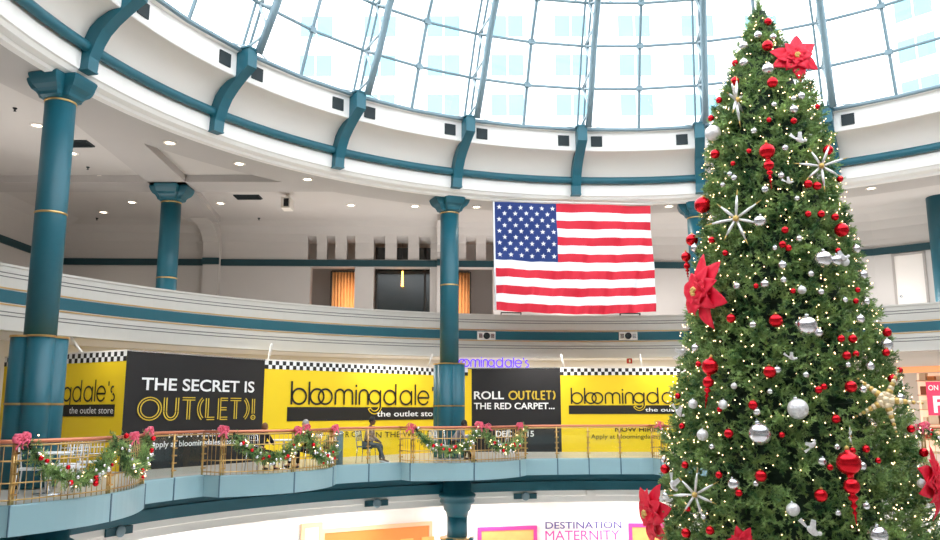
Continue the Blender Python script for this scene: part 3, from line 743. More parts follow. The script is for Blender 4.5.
# ================================================================== LOWER SHOPS
M['warm'] = mat('warm lit poster', (214,116,56), .5, var=.35, scale=.8, emit=(230,130,60), es=.2)
M['pink'] = mat('magenta frame', (226,60,140), .5)
M['photo'] = mat('lit fashion poster', (214,160,96), .5, var=.5, scale=1.5, emit=(230,170,90), es=.15)
WR = 15.95
def shop_face(px0, px1): 
    a = on_r(px0, 530, WR); b = on_r(px1, 530, WR); return Face((a.x, a.y), (b.x, b.y))
def shopwin(px0, px1, pyt, label, fm, inner, figs=0, cat='shop window'):
    F = shop_face(px0, px1); _, zt = F.at((px0+px1)/2, pyt); t = thing('shop_poster' if 'poster' in label else 'shop_window', label, cat)
    m = MB(); F.rect(m, 0, F.L, -5.6, zt, .02, .04); m.build('picture', inner, t)
    m = MB(); w_ = .12
    F.rect(m, -w_, 0, -5.6, zt+w_, .0, .09); F.rect(m, F.L, F.L+w_, -5.6, zt+w_, .0, .09); F.rect(m, 0, F.L, zt, zt+w_, .0, .09); F.rect(m, -w_, F.L+w_, -5.7, -5.6, 0, .09); m.build('frame', fm, t)
    return F, t, zt
M['tan'] = mat('tan frame', (214,176,140), .5)
F, t, zt = shopwin(324, 428, 529, 'wide orange lit shop window in the lower mall, left of the lower column', M['tan'], M['warm'])
m = MB()
for i in range(9): F.rect(m, .3+i*F.L/9.5, .75+i*F.L/9.5, -5.6, zt-.35-.25*random.random(), .07, .02)
m.build('displayed_goods', mat('display goods', (226,160,90), .6, emit=(240,170,90), es=.2), t)
shopwin(304, 318, 527, 'narrow grey shop window in the lower mall beside the orange one', M['tan'], mat('grey window', (196,196,204), .4))
F, t, zt = shopwin(481, 533, 530, 'pink framed fashion poster in the lower mall, left of the maternity shop name', M['pink'], M['photo'])
m = MB(); m.ball(F.p(F.L*.32, zt-.55, .06), .2, sc_=(1,.25,1)); m.build('printed_head', mat('dark hair', (96,60,40), .7), t)
F, t, zt = shopwin(632, 668, 527, 'pink framed fashion poster in the lower mall beside the tree', M['pink'], M['photo'])
F = shop_face(545, 622); t = thing('shop_sign', 'maternity shop name in slim purple and pink letters on the white lower wall', 'sign')
M['lav'] = mat('lavender letters', (70,60,130), .7); M['pinkt'] = mat('pink letters', (240,50,150), .7)
F.text('DESTINATION', 545, 621, 528, 521, 'upper_line', M['lav'], t, off=.1, bold=.012)
F.text('MATERNITY', 545, 619, 539.5, 529.5, 'lower_line', M['pinkt'], t, off=.1)
q = Face(P(16, -50, 0)[:2], P(16, -40, 0)[:2])
# right hand upper shop beyond the tree
def ring_face(a0, a1, r): return Face(P(r, a0, 0)[:2], P(r, a1, 0)[:2])
F = ring_face(34, 60, 18.2); t = thing('shop', 'brightly lit shop front with warm shelves to the right of the tree', 'shop')
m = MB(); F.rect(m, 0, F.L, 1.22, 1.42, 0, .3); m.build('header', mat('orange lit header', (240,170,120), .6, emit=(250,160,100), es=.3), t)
m = MB(); F.rect(m, 0, F.L, 1.42, 2.05, 0, .25); m.build('fascia', M['white'], t)
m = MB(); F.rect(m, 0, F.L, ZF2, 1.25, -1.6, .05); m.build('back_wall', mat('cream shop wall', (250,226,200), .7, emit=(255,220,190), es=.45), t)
gm_ = [mat('goods red', (200,60,50), .6), mat('goods tan', (214,140,80), .6), mat('goods cream', (240,220,190), .6), mat('goods brown', (150,80,50), .6)]
for j in range(5):
    m = MB(); z = -1.0+j*.5; F.rect(m, .1, F.L-.1, z-.03, z, -1.5, .4); m.build('shelf', M['tan'], t)
    m = MB(); u = .2
    while u < F.L-.4: w_ = .1+.25*random.random(); F.rect(m, u, u+w_, z, z+.12+.26*random.random(), -1.45, .3, random.randrange(4)); u += w_+.06
    m.build('goods_row', gm_, t)
for u in np.linspace(.05, F.L-.05, 5):
    m = MB(); F.rect(m, u-.05, u+.05, ZF2, 1.25, 0, .12); m.build('mullion', M['white'], t)
uu, zz = F.at(936, 399)
t = thing('sale_sign', 'pink and red sale sign with white letters at the right edge', 'sign')
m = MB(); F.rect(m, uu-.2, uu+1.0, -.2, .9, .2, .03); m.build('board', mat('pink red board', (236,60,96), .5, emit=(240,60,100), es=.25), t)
F.letters(font_mesh('F', 1, .03), uu-.05, -.1, .75, .75, .25, 'letter', M['wh'], t)
F.letters(font_mesh('ON NOW', 1, .02), uu-.13, .62, .2, .24, .25, 'small_letters', M['wh'], t)
area('shop_light', P(17.4, 46, 1.2), (0,0,0), 3, .6, 60, (1,.85,.7))
# ================================================================== RAILINGS
ZR = -.48
def redge(a): return er(a)+.07
def rail_section(angs, posts, label, kind):
    t = thing('balcony_railing', label, 'railing', group='balcony railings')
    pts = [P(r, a, ZR) for a, r in angs]
    m = MB(); m.tube(pts, .034, 8); m.build('handrail', M['copper'], t)
    m = MB(); m.tube([(x, y, z-.06) for x, y, z in pts], .017, 6); m.build('under_rail', M['gold'], t)
    if kind == 'bars':
        for z, nm in ((-1.38,'bottom_rail'), (-.78,'middle_rail'), (-1.12,'lower_rail')):
            m = MB(); m.tube([(x, y, z) for x, y, _ in pts], .012, 6); m.build(nm, M['gold'], t)
        # evenly spaced balusters along the curve
        L = [0]
        for i in range(1, len(pts)): L.append(L[-1]+math.dist(pts[i], pts[i-1]))
        n = int(L[-1]/.125); p0 = None
        for k in range(1, n):
            s = L[-1]*k/n; i = max(j for j in range(len(L)) if L[j] <= s); i = min(i, len(pts)-2); f = (s-L[i])/(L[i+1]-L[i]+1e-9)
            x, y = pts[i][0]+(pts[i+1][0]-pts[i][0])*f, pts[i][1]+(pts[i+1][1]-pts[i][1])*f
            if p0 is None: p0 = MB().tube([(0,0,-1.45), (0,0,ZR-.06)], .007, 5).build('baluster', M['gold'], t, (x, y, 0))
            else: o = p0.copy(); COL.objects.link(o); o.parent = t; o.location = (x, y, 0)
    else:
        for i in range(len(posts)-1):
            a, b = posts[i], posts[i+1]; n = 4; vs = []
            for k in range(n+1):
                aa = a+(b-a)*(.03+.94*k/n); x, y, _ = P(12.37, aa, 0); x2, y2, _ = P(12.382, aa, 0)
                vs += [(x, y, -1.40), (x, y, ZR-.1), (x2, y2, ZR-.1), (x2, y2, -1.40)]
            fs = []
            for k in range(n):
                for j in range(4): fs.append((4*k+j, 4*k+4+j, 4*k+4+(j+1) % 4, 4*k+(j+1) % 4))
            m = MB(); m.add(vs, fs); m.build('glass_panel', M['glass'], t)
    p0 = None
    for a in posts:
        r = redge(a) if kind == 'bars' else 12.37
        if abs(a-posts[0]) < .01 and kind == 'bars': a += .35
        if abs(a-posts[-1]) < .01 and kind == 'bars': a -= .35
        if kind == 'bars': r = redge(a)
        if p0 is None:
            p0 = (MB().tube([(-.035,0,-1.47), (-.035,0,ZR)], .02, 8).tube([(.035,0,-1.47), (.035,0,ZR)], .02, 8) if kind == 'bars' else MB().tube([(0,0,-1.47), (0,0,ZR)], .024, 8)).build('post', M['gold'], t)
            for k in range(5): MB().box((0,-.03,-1.3+k*.16), (.12,.04,.03)).build('glass_clip', M['gold'], p0)
            o = p0
        else:
            o = p0.copy(); COL.objects.link(o); o.parent = t
            for g in p0.children: d = g.copy(); COL.objects.link(d); d.parent = o
        o.location = P(r, a, 0); o.rotation_euler = rot_at(a)
    return t
VB = [(-80.9,'at the left edge of the photo'), (-52.4,'below the black secret panel'), (-24.0,'in front of the middle column'), (13.5,'running behind the tree from its left'), (40.0,'right of the tree')]
for c, w_ in VB:
    HW, e0, e1 = BOWTAB[c]; angs = [(min(e0, c-HW), 12.34)]+[(c-HW+HW*2*i/36, bp_((i-18)/18)+.07) for i in range(37)]+[(max(e1, c+HW), 12.34)]
    rail_section(angs, [c-HW, c, c+HW], 'bowed brass baluster railing, '+w_, 'bars')
for a, b, n, w_ in ((-102,-90.6,3,'just outside the left edge'), (-68.9,-60.8,2,'between the two left bows of the deck'), (-41.9,-32.4,2,'in front of the seated man'), (-13.9,4.3,4,'in front of the right yellow panel'), (22.9,31.3,2,'behind the tree')):
    ps = [a+(b-a)*i/n for i in range(n+1)]
    rail_section([(a+(b-a)*i/16, 12.37) for i in range(17)], ps, 'straight glass railing, '+w_, 'glass')
sm_ = MB()
for c, _ in VB:
    for a in (c-hwf(c)-.01, c, c+hwf(c)+.01):
        r = (11.15 if a == c else 12.3 if False else er(a)); p = P(r-.004, a, -1.69); sm_.box(p, (.035,.012,.48), 0, None, -math.radians(a))
for a, b, n in ((-68.9,-60.8,2), (-41.9,-32.4,2), (-13.9,4.3,4), (22.9,31.3,2)):
    for i in range(1, n): aa = a+(b-a)*i/n; sm_.box(P(12.296, aa, -1.69), (.035,.012,.48), 0, None, -math.radians(aa))
struct(sm_.build('trim_16', M['seam']))
# ================================================================== FOLIAGE GENERATOR (numpy)
def foliage(name, base, dirs, L, n, nl, nw, mt, parent=None):
    S = len(base); t = np.tile(np.linspace(.05, 1, n), (S, 1)); t = t+rng.uniform(-.03, .03, t.shape)
    d = dirs/np.linalg.norm(dirs, axis=1)[:, None]; pos = base[:, None, :]+d[:, None, :]*(t*L[:, None])[:, :, None]
    rnd = rng.normal(size=(S, n, 3)); rnd -= (rnd*d[:, None, :]).sum(2, keepdims=True)*d[:, None, :]; rnd /= np.linalg.norm(rnd, axis=2, keepdims=True)+1e-9
    nd = rnd*.8+d[:, None, :]*(.45+.5*t[:, :, None]); nd /= np.linalg.norm(nd, axis=2, keepdims=True)
    side = np.cross(nd, rng.normal(size=nd.shape)); side /= np.linalg.norm(side, axis=2, keepdims=True)+1e-9
    ln = nl*rng.uniform(.75, 1.2, (S, n, 1)); a = pos-side*nw; b = pos+side*nw; c = pos+nd*ln
    V = np.stack([a, b, c], 2).reshape(-1, 3); nt_ = S*n
    me = bpy.data.meshes.new(name); me.vertices.add(nt_*3); me.vertices.foreach_set('co', V.astype(np.float32).ravel())
    me.loops.add(nt_*3); me.loops.foreach_set('vertex_index', np.arange(nt_*3, dtype=np.int32))
    me.polygons.add(nt_); me.polygons.foreach_set('loop_start', np.arange(0, nt_*3, 3, dtype=np.int32))
    try: me.polygons.foreach_set('loop_total', np.full(nt_, 3, dtype=np.int32))
    except Exception: pass
    me.materials.append(mt); me.update(calc_edges=True)
    o = bpy.data.objects.new(name, me); COL.objects.link(o)
    if parent: o.parent = parent
    return o
def leafmat(name, c1, c2, scale):
    m = mat(name, c1, .5, scale=scale); mx = [n for n in m.node_tree.nodes if n.type == 'MIX'][0]
    mx.inputs[6].default_value = srgb(c1); mx.inputs[7].default_value = srgb(c2)
    no = [n for n in m.node_tree.nodes if n.type == 'TEX_NOISE'][0]; r = m.node_tree.nodes.new('ShaderNodeMapRange'); r.inputs[1].default_value = .35; r.inputs[2].default_value = .65
    m.node_tree.links.new(no.outputs['Fac'], r.inputs[0]); m.node_tree.links.new(r.outputs[0], mx.inputs[0]); return m
M['fir'] = leafmat('fir needles', (46,98,50), (172,200,122), 4)
M['bark'] = mat('dark bark', (46,40,30), .9, var=.2)
M['redb'] = mat('red glass bauble', (214,20,36), .18, metal=.75, var=.05)
M['silb'] = mat('silver glass bauble', (226,224,230), .16, metal=.9, var=.03)
M['glit'] = mat('white glitter', (240,232,238), .38, metal=.55, var=.3, scale=7, bump=.6)
M['goldb'] = mat('gold glitter', (220,184,110), .4, metal=.7, var=.2, scale=60, bump=.5)
M['pearl'] = mat('pearl bead', (246,226,190), .25, metal=.2, var=.05)
M['ribbon'] = mat('pink red ribbon', (244,104,134), .45, var=.12)
M['petal'] = mat('red velvet petal', (232,12,54), .6, var=.15, scale=12)
M['bulb'] = mat('warm fairy bulb', (255,225,170), .4, emit=(255,205,160), es=4.5); M['bulb'].cycles.emission_sampling = 'NONE'
# ================================================================== GARLANDS AND BOWS
def rail_pt(px):                     # where the handrail stands under photo column px
    best = None
    for c, _ in VB:
        for i in range(-60, 61):
            a = c+hwf(c)*i/60; p = P(bp_(i/60)+.04, a, ZR); v = project(p)
            if best is None or abs(v[0]-px) < best[0]: best = (abs(v[0]-px), a, p)
    for i in range(60):
        a = -102+i*.19; p = P(12.31, a, ZR); v = project(p)
        if abs(v[0]-px) < best[0]: best = (abs(v[0]-px), a, p)
    return best[1], Vector(best[2])
def project(p):
    x, y, z = p; d = y*math.cos(PITCH)+z*math.sin(PITCH); u = z*math.cos(PITCH)-y*math.sin(PITCH); X = FPX*x/d; Y = FPX*u/d
    c, s = math.cos(ROLL), math.sin(ROLL); return 470+c*X-s*Y, 270-(s*X+c*Y)
small_r = MB().ball((0,0,0), .042, 10, 7).build('red_bauble', M['redb']); small_s = MB().ball((0,0,0), .036, 10, 7).build('silver_bauble', M['silb']); small_b = MB().ball((0,0,0), .014, 6, 4).build('fairy_bulb', M['bulb'])
protos = [small_r, small_s, small_b]
def swag(a0, a1, drop, label):
    t = thing('garland', label, 'garland', group='fir garlands on the railing'); n = 60; pts = []
    for i in range(n+1):
        u = i/n; a = a0+(a1-a0)*u; z = ZR-.02-drop*(1-(2*u-1)**2)**.8; x, y, _ = P(redge(a)-.12, a, 0); pts.append(Vector((x, y, z)))
    L = sum((pts[i+1]-pts[i]).length for i in range(n)); S = int(L*260)
    idx = rng.uniform(0, n-.01, S); base = np.array([pts[int(i)].lerp(pts[int(i)+1], i-int(i)) for i in idx])
    d = rng.normal(size=(S, 3)); tang = np.array([(pts[int(i)+1]-pts[int(i)]).normalized() for i in idx]); d = d/np.linalg.norm(d, axis=1)[:, None]+tang*.6
    foliage('foliage', base, d, rng.uniform(.1, .21, S), 18, .05, .0075, M['fir'], t)
    m = MB(); m.tube(pts, .03, 6); m.build('stem', M['bark'], t)
    inw = Vector((CX, CY, 0))
    for k in range(int(L*15)):
        u = random.random(); p = pts[int(u*n)]; q = random.random(); pr_ = protos[0] if q < .17 else protos[1] if q < .62 else protos[2]
        o = pr_.copy(); COL.objects.link(o); o.parent = t
        out = (inw-Vector((p.x, p.y, 0))).normalized(); s = random.uniform(-.1, .1)
        o.location = p+out*random.uniform(.1,.15)+Vector((0,0,random.uniform(-.15,.13))); sc_ = random.uniform(.7,1.25); o.scale = (sc_,)*3
    return t
def make_bow():
    t = thing('ribbon_bow', '', 'bow'); m = MB()
    for k, (ax, r) in enumerate(((.0,.15),(PI,.15),(.6,.14),(PI-.6,.14),(-.55,.12),(PI+.55,.12),(1.4,.1),(2.0,.1))):
        vs = []; n = 14
        for i in range(n+1):
            q = 2*PI*i/n; R_ = r*(.5-.5*math.cos(q)); hgt = r*.45*math.sin(q)
            px, pz = R_*math.cos(ax)-hgt*math.sin(ax)*.9, R_*math.sin(ax)+hgt*math.cos(ax)*.9
            for s in (-1, 1): vs.append((px, s*.05*(1-.45*math.cos(q)*-1*.4)-.02*k*.3, pz))
        m.add(vs, [(2*i, 2*i+2, 2*i+3, 2*i+1) for i in range(n)], 0, True)
    o = m.build('loops', M['ribbon'], t); so_ = o.modifiers.new('s', 'SOLIDIFY'); so_.thickness = .008
    m = MB()
    for s in (-1, 1):
        vs = []
        for i in range(7):
            q = i/6
            for e in (-1, 1): vs.append((s*(.02+.1*q)+e*.03, -.05-.02*math.sin(q*6), -.02-.17*q))
        m.add(vs, [(2*i, 2*i+2, 2*i+3, 2*i+1) for i in range(6)], 0, True)
    o = m.build('tail', M['ribbon'], t); so_ = o.modifiers.new('s', 'SOLIDIFY'); so_.thickness = .006
    MB().ball((0,-.05,0), .04, 10, 8).build('knot', M['ribbon'], t)
    return t
bw0 = None
BOWS = [(7,'at the far left edge, left one of a pair'), (21,'at the far left edge, right one of a pair'), (130,'left one of the pair below the black secret panel'), (145,'right one of the pair below the black secret panel'), (214,'on the left end of the second bowed railing'), (296,'left one of the pair beside the grey haired man'), (304,'right one of the pair beside the grey haired man'), (335.5,'just left of the seated man in profile'), (408,'left of the middle column'), (478,'left one of the pair right of the middle column'), (486,'right one of the pair right of the middle column'), (522,'below the black roll outlet panel, right end'), (656,'beside the left edge of the tree'), (917,'right of the tree, left half'), (925,'right of the tree, right half')]
for px, w_ in BOWS:
    a, p = rail_pt(px)
    if bw0 is None: bw0 = make_bow(); o = bw0
    else: o = dup(bw0)
    i_ = BOWS.index((px, w_)); out = Vector((CX-p.x, CY-p.y, 0)).normalized()
    o.location = p+out*.08+Vector((0,0,.04+.03*math.sin(i_*2.3))); o.rotation_euler = (0, .35*math.sin(i_*1.7), -math.radians(a)+.3*math.sin(i_*3)); s = .86+.1*math.sin(i_*5); o.scale = (s, s, s)
    tag(o, 'pink bow on the handrail, '+w_, 'bow', 'ribbon bows on the handrail')
SW = [(-89.6,-81.2,.64,'long one at the left edge'), (-80.4,-73,.6,'foreshortened one just right of the leftmost swag'), (-59.9,-51.7,.6,'below the black secret panel'), (-50.7,-42.4,.7,'between the grey haired man and the man in profile'), (-31.8,-23.6,.62,'in front of the left side of the middle column'), (-22.6,-14.4,.6,'below the black roll outlet panel'), (4.9,13,.6,'beginning at the left edge of the tree'), (14,22.4,.6,'hidden behind the tree'), (31.9,40,.6,'right of the tree, nearer its edge'), (41,49.4,.6,'at the right edge of the photo')]
for a0, a1, d, w_ in SW: swag(a0, a1, d, 'fir garland swag with baubles, '+w_)
for o in protos: bpy.data.objects.remove(o)
# ================================================================== PEOPLE, CHAIRS, TABLES
M['skin'] = mat('skin', (190,140,115), .55); M['skind'] = mat('dark skin', (96,66,52), .55)
def skin_mesh(name, chains, mt, parent, root=0, sub=2):
    bm = bmesh.new(); ly = bm.verts.layers.skin.verify(); vd = {}
    def vert(key, co, r):
        if key in vd: return vd[key]
        v = bm.verts.new(co); v[ly].radius = (r, r); vd[key] = v
        if len(vd) == 1: v[ly].use_root = True
        return v
    for ch in chains:
        prev = None
        for (key, co, r) in ch:
            v = vert(key, co, r)
            if prev is not None and prev is not v and not bm.edges.get((prev, v)): bm.edges.new((prev, v))
            prev = v
    me = bpy.data.meshes.new(name); bm.to_mesh(me); bm.free(); me.materials.append(mt)
    o = bpy.data.objects.new(name, me); COL.objects.link(o); o.parent = parent
    o.modifiers.new('skin', 'SKIN').use_smooth_shade = True
    s = o.modifiers.new('sub', 'SUBSURF'); s.levels = sub; s.render_levels = sub
    return o
def person(label, loc, face, skin, hair, top, bottom, shoe, lean=.15, pose='lap', headturn=0, stretch=.12, hairlen=.0):
    """seated adult; local x forward, y left, z up; feet on the floor, seat at .46"""
    t = thing('person', label, 'person', loc, face)
    hip = Vector((0, 0, .56)); sn, cs = math.sin(lean), math.cos(lean)
    up = lambda h, y=0, f=0: Vector((h*sn+f*cs, y, .56+h*cs-f*sn))
    waist, chest, neck = up(.2), up(.40), up(.56); hd = up(.72, 0, .03)
    J = {}
    for s, q in ((1,'l'), (-1,'r')):
        J['hip'+q] = Vector((.02, s*.1, .54)); kn = Vector((.44, s*.13, .52)); J['knee'+q] = kn
        J['ank'+q] = Vector((.44+(stretch if s < 0 else -.05), s*.13, .09)); J['toe'+q] = J['ank'+q]+Vector((.19, s*.02, -.05))
        J['sho'+q] = up(.5, s*.18)
        if pose == 'lap': J['elb'+q] = up(.24, s*.24, .06); J['wri'+q] = Vector((.32+.1*sn, s*.1, .67))
        elif pose == 'table': J['elb'+q] = Vector((.36, s*.24, .76)); J['wri'+q] = Vector((.56, s*.08, .80))
        else: J['elb'+q] = up(.26, s*.25, .02); J['wri'+q] = Vector((.22, s*.06, .74))
    def hands(q, s, ch):
        w_ = J['wri'+q]; d = (w_-J['elb'+q]).normalized(); side = Vector((0, 1, 0)); side = (side-d*side.dot(d)).normalized()
        palm = w_+d*.06; ch.append([('w'+q, w_, .026), ('p'+q, palm, .032)])
        for k in range(4):
            off = side*(k-1.5)*.02; ln = (.065,.078,.074,.058)[k]
            ch.append([('p'+q, palm, .032), (q+'f%da' % k, palm+d*.035+off, .0095), (q+'f%db' % k, palm+d*(.035+ln*.55)+off*1.1+Vector((0,0,-.006)), .0088), (q+'f%dc' % k, palm+d*(.03+ln)+off*1.1+Vector((0,0,-.022)), .0078)])
        ch.append([('w'+q, w_, .026), (q+'t0', w_+d*.03-side*s*.03, .012), (q+'t1', w_+d*.065-side*s*.048, .0095)])
    ch = [[('hip', hip, .11), ('waist', waist, .1), ('chest', chest, .125), ('neckb', up(.53), .06), ('neck', neck, .05), ('skull', up(.62, 0, .01), .05)]]
    for s, q in ((1,'l'), (-1,'r')):
        ch.append([('hip', hip, .11), ('h'+q, J['hip'+q], .085), ('k'+q, J['knee'+q], .055), ('a'+q, J['ank'+q], .036), ('t'+q, J['toe'+q], .03)])
        ch.append([('chest', chest, .125), ('s'+q, J['sho'+q], .055), ('e'+q, J['elb'+q], .038), ('w'+q, J['wri'+q], .026)]); hands(q, s, ch)
    body = skin_mesh('body', ch, skin, t)
    # head with face joined as one mesh child of the body surface
    Rh = Matrix.Translation(hd) @ Matrix.Rotation(headturn, 4, 'Z') @ Matrix.Rotation(lean*.5, 4, 'Y')
    m = MB(); m.ball((0,0,0), .1, 20, 14, 0, (.95,.78,1.18), Rh); m.ball((.05,0,-.06), .055, 12, 8, 0, (.8,.85,.8), Rh)
    m.ball((.098,0,-.012), .016, 8, 6, 0, (1,.8,1.5), Rh); m.ball((.085,0,-.058), .014, 8, 6, 2, (.7,1.6,.45), Rh)
    for s in (-1, 1): m.ball((.084, s*.032, .014), .011, 8, 6, 1, (.8,1.2,.8), Rh); m.ball((-.005, s*.08, -.005), .024, 8, 6, 0, (.8,.4,1.2), Rh)
    hdm = m.build('head', [skin, M['black'], M['redb'] if False else mat('lips', (150,84,76), .6)], body)
    m = MB(); m.ball((-.016,0,.022), .107, 18, 12, 0, (.97,.82,1.13), Rh); n = len(m.v)
    keep = []
    for f in m.f:
        c = Rh.inverted() @ (sum((Vector(m.v[i]) for i in f), Vector())/len(f))
        if c.z > .035 or (c.x < .02 and c.z > -.05-hairlen): keep.append(f)
    m.f = keep; m.m = m.m[:len(keep)]; m.sm = m.sm[:len(keep)]; h = m.build('hair', hair, t); so_ = h.modifiers.new('s', 'SOLIDIFY'); so_.thickness = .012
    ch = [[('hip', hip+Vector((0,0,.0)), .135), ('waist', waist, .128), ('chest', chest, .165), ('neckb', up(.52), .075)]]
    for s, q in ((1,'l'), (-1,'r')): ch.append([('chest', chest, .15), ('s'+q, J['sho'+q], .072), ('e'+q, J['elb'+q], .054), ('w'+q, J['wri'+q]-(J['wri'+q]-J['elb'+q]).normalized()*.02, .04)])
    skin_mesh('jacket', ch, top, t)
    ch = []
    for s, q in ((1,'l'), (-1,'r')): ch.append([('hip', hip, .13), ('h'+q, J['hip'+q], .1), ('k'+q, J['knee'+q], .072), ('m'+q, J['knee'+q].lerp(J['ank'+q], .5), .062), ('a'+q, J['ank'+q]+Vector((0,0,.03)), .052)])
    skin_mesh('trousers', ch, bottom, t)
    for s, q in ((1,'l'), (-1,'r')):
        skin_mesh('shoe', [[('a', J['ank'+q]+Vector((-.03,0,-.04)), .045), ('b', J['ank'+q]+Vector((.08,0,-.05)), .042), ('c', J['toe'+q]+Vector((.02,0,-.005)), .034)]], shoe, t)
    return t
def make_chair(label, loc, face, metal, seatm, back='bars'):
    t = thing('cafe_chair', label, 'chair', loc, face)
    m = MB(); m.box((0,0,.45), (.42,.42,.035)); m.build('seat', seatm, t)
    for x in (-.19, .19):
        for y in (-.18, .18): MB().tube([(x*1.15, y*1.15, 0), (x, y, .44)], .014, 6).build('leg', metal, t)
    m = MB(); m.tube([(-.2,-.19,.44), (-.26,-.19,.88), (-.26,.19,.88), (-.2,.19,.44)], .014, 6)
    for z in (.62, .75): m.tube([(-.2-.06*(z-.44)/.44, -.19, z), (-.2-.06*(z-.44)/.44, .19, z)], .009, 6)
    for y in (-.12,-.06,0,.06,.12): m.tube([(-.225, y, .62), (-.26, y, .88)], .008, 5)
    m.build('backrest', metal, t); return t
def make_table(label, loc):
    t = thing('cafe_table', label, 'table', loc); MB().lathe([(.36,.71),(.37,.72),(.37,.735),(.36,.74)], 28).build('tabletop', M['wt'], t)
    MB().lathe([(.03,.03),(.03,.71)], 12).build('pedestal', M['chrome'], t); MB().lathe([(.24,0),(.24,.015),(.05,.04)], 24).build('foot', M['chrome'], t); return t
M['wt'] = mat('white laminate', (232,232,232), .35); M['wtp'] = mat('white plastic', (238,238,240), .4)
hair_b = mat('brown hair', (120,78,50), .7); hair_k = mat('black hair', (22,18,18), .6); hair_g = mat('grey hair', (170,165,162), .7)
brn = mat('brown jacket', (158,130,114), .8, var=.2, scale=20); dk = mat('black jacket', (30,28,32), .8); gry = mat('grey jacket', (128,128,138), .8, var=.15, scale=20)
char = mat('charcoal trousers', (84,84,90), .8); blk = mat('black trousers', (28,26,28), .8); wsh = mat('white trainers', (225,228,230), .5); bsh = mat('black shoes', (24,22,22), .4)
def spot(px, r): q = on_r(px, 440, r); return Vector((q.x, q.y, ZF2-.02))
def seat(px, r, face, plabel, clabel, size=1.0, **k):
    loc = spot(px, r); d = Vector((math.cos(face), math.sin(face), 0)); make_chair(clabel, loc-d*.02, face, k.pop('cm', M['chrome']), k.pop('cs', M['chrome']))
    t_ = person(plabel, loc+Vector((0,0,.0)), face, **k); t_.scale = (size,)*3
seat(367, 13.0, -.3, 'person in brown jacket and grey trousers sitting in profile facing right', 'metal chair under the man in the brown jacket', skin=M['skind'], hair=hair_k, top=brn, bottom=char, shoe=wsh, lean=.2, pose='lap', stretch=.2, size=.92)
seat(259, 12.2, 1.1, 'brown haired person in black jacket seen from behind at a table', 'silver lattice back chair of the person seen from behind', skin=M['skin'], hair=hair_b, top=dk, bottom=blk, shoe=bsh, lean=.3, pose='table', hairlen=.03, size=.85)
seat(309, 12.4, -2.5, 'grey haired person in black clothes sitting behind the pair of bows', 'metal chair under the grey haired man', skin=M['skin'], hair=hair_g, top=dk, bottom=blk, shoe=bsh, lean=.15, pose='mid', size=.88)
seat(453, 12.35, .1, 'person in grey jacket leaning on a table in front of the middle column', 'metal chair under the person in the grey jacket', skin=M['skind'], hair=hair_k, top=gry, bottom=blk, shoe=bsh, lean=.5, pose='table', size=.9)
make_table('white round cafe table between the brown haired and grey haired people', spot(284, 12.35))
make_table('white round cafe table in front of the middle column', spot(468.5, 12.4))
make_table('white round cafe table at the left edge behind the first garland', spot(52, 12.3))
for px, r, f, w_ in ((34,12.6,.3,'left of the leftmost table'), (72,12.2,2.6,'right of the leftmost table'), (68,12.8,-1.4,'behind the leftmost table'), (440,12.35,.6,'left of the person in the grey jacket'), (92,12.9,2.2,'nearer the black panel, behind the first garland'), (500,12.4,2.9,'behind the garland below the roll outlet panel')):
    make_chair('empty white cafe chair '+w_, spot(px, r), f, M['wtp'], M['wtp'])
q = spot(337.5, 12.75); t = thing('litter_bin', 'grey steel litter bin beside the bow left of the man in profile', 'bin', q)
MB().lathe([(.16,0),(.16,.86),(.14,.9)], 24).build('body', M['steel'], t); MB().lathe([(.17,.82),(.17,.86)], 24).build('rim', M['chrome'], t)
# ================================================================== CHRISTMAS TREE
TX, TY = 4.97, 13.02
TZ = np.array([-6.0,-5.2,-5.0,-1.95,-.93,.15,1.74,3.4,4.5,5.14,6.05,6.6,6.95])
TR = np.array([1.0,2.4,2.75,2.07,1.97,1.785,1.43,1.13,1.0,.86,.44,.2,.03])
def RT(z): return np.interp(z, TZ, TR)
tree = thing('christmas_tree', 'huge decorated christmas tree standing in the middle of the atrium', 'christmas tree', (TX, TY, ZF1))
def tp(mb_or): return mb_or
m = MB(); m.lathe([(.28,0.02),(.24,2),(.14,8),(.06,12),(.01,12.9)], 16); m.build('trunk', M['bark'], tree)
m = MB(); m.lathe([(.9,0),(.9,.3),(.5,.5),(.3,.5)], 32); m.build('stand', M['tealdark'], tree)
m = MB(); m.lathe([(float(RT(z))*.62+.01, z-ZF1) for z in np.linspace(-5.1, 6.7, 30)], 40); m.build('dark_core', mat('dark core', (26,48,30), .9, var=.4, scale=20, bump=.8), tree)  # solid dark core put in to block light through the foliage
def tufts(zlo, zhi, cnt, f0, f1, name, nsp=8):
    zz = rng.uniform(zlo, zhi, cnt*3); zz = zz[rng.uniform(0, 1, len(zz)) < np.clip(RT(zz)/2.2+.06, 0, 1)][:cnt]
    B = []; D = []; Ls = []
    for z in zz:
        a = rng.uniform(0, 2*PI); R_ = float(RT(z))*rng.uniform(f0, f1)+rng.uniform(-.06, .06); rad = np.array([math.cos(a), math.sin(a), 0])
        tip = rad*R_+np.array([0, 0, z-ZF1]); ax = rad+rng.normal(size=3)*.3+np.array([0,0,.25]); ax /= np.linalg.norm(ax); sz = rng.uniform(.75, 1.3)
        B.append(tip-ax*.22*sz); D.append(ax); Ls.append(.2*sz)
        for k in range(nsp):
            d = ax*rng.uniform(.5, 1.1)+rng.normal(size=3)*.55; B.append(tip-ax*.13*sz*rng.uniform(.6, 1.5)); D.append(d); Ls.append(rng.uniform(.075, .125)*sz)
    return foliage(name, np.array(B), np.array(D), np.array(Ls), 20, .034, .0062, M['fir'], tree)
tufts(-2.7, 6.8, 4500, .91, 1.0, 'branch_tips')
tufts(-2.7, 6.6, 3400, .74, .9, 'needles', 6)
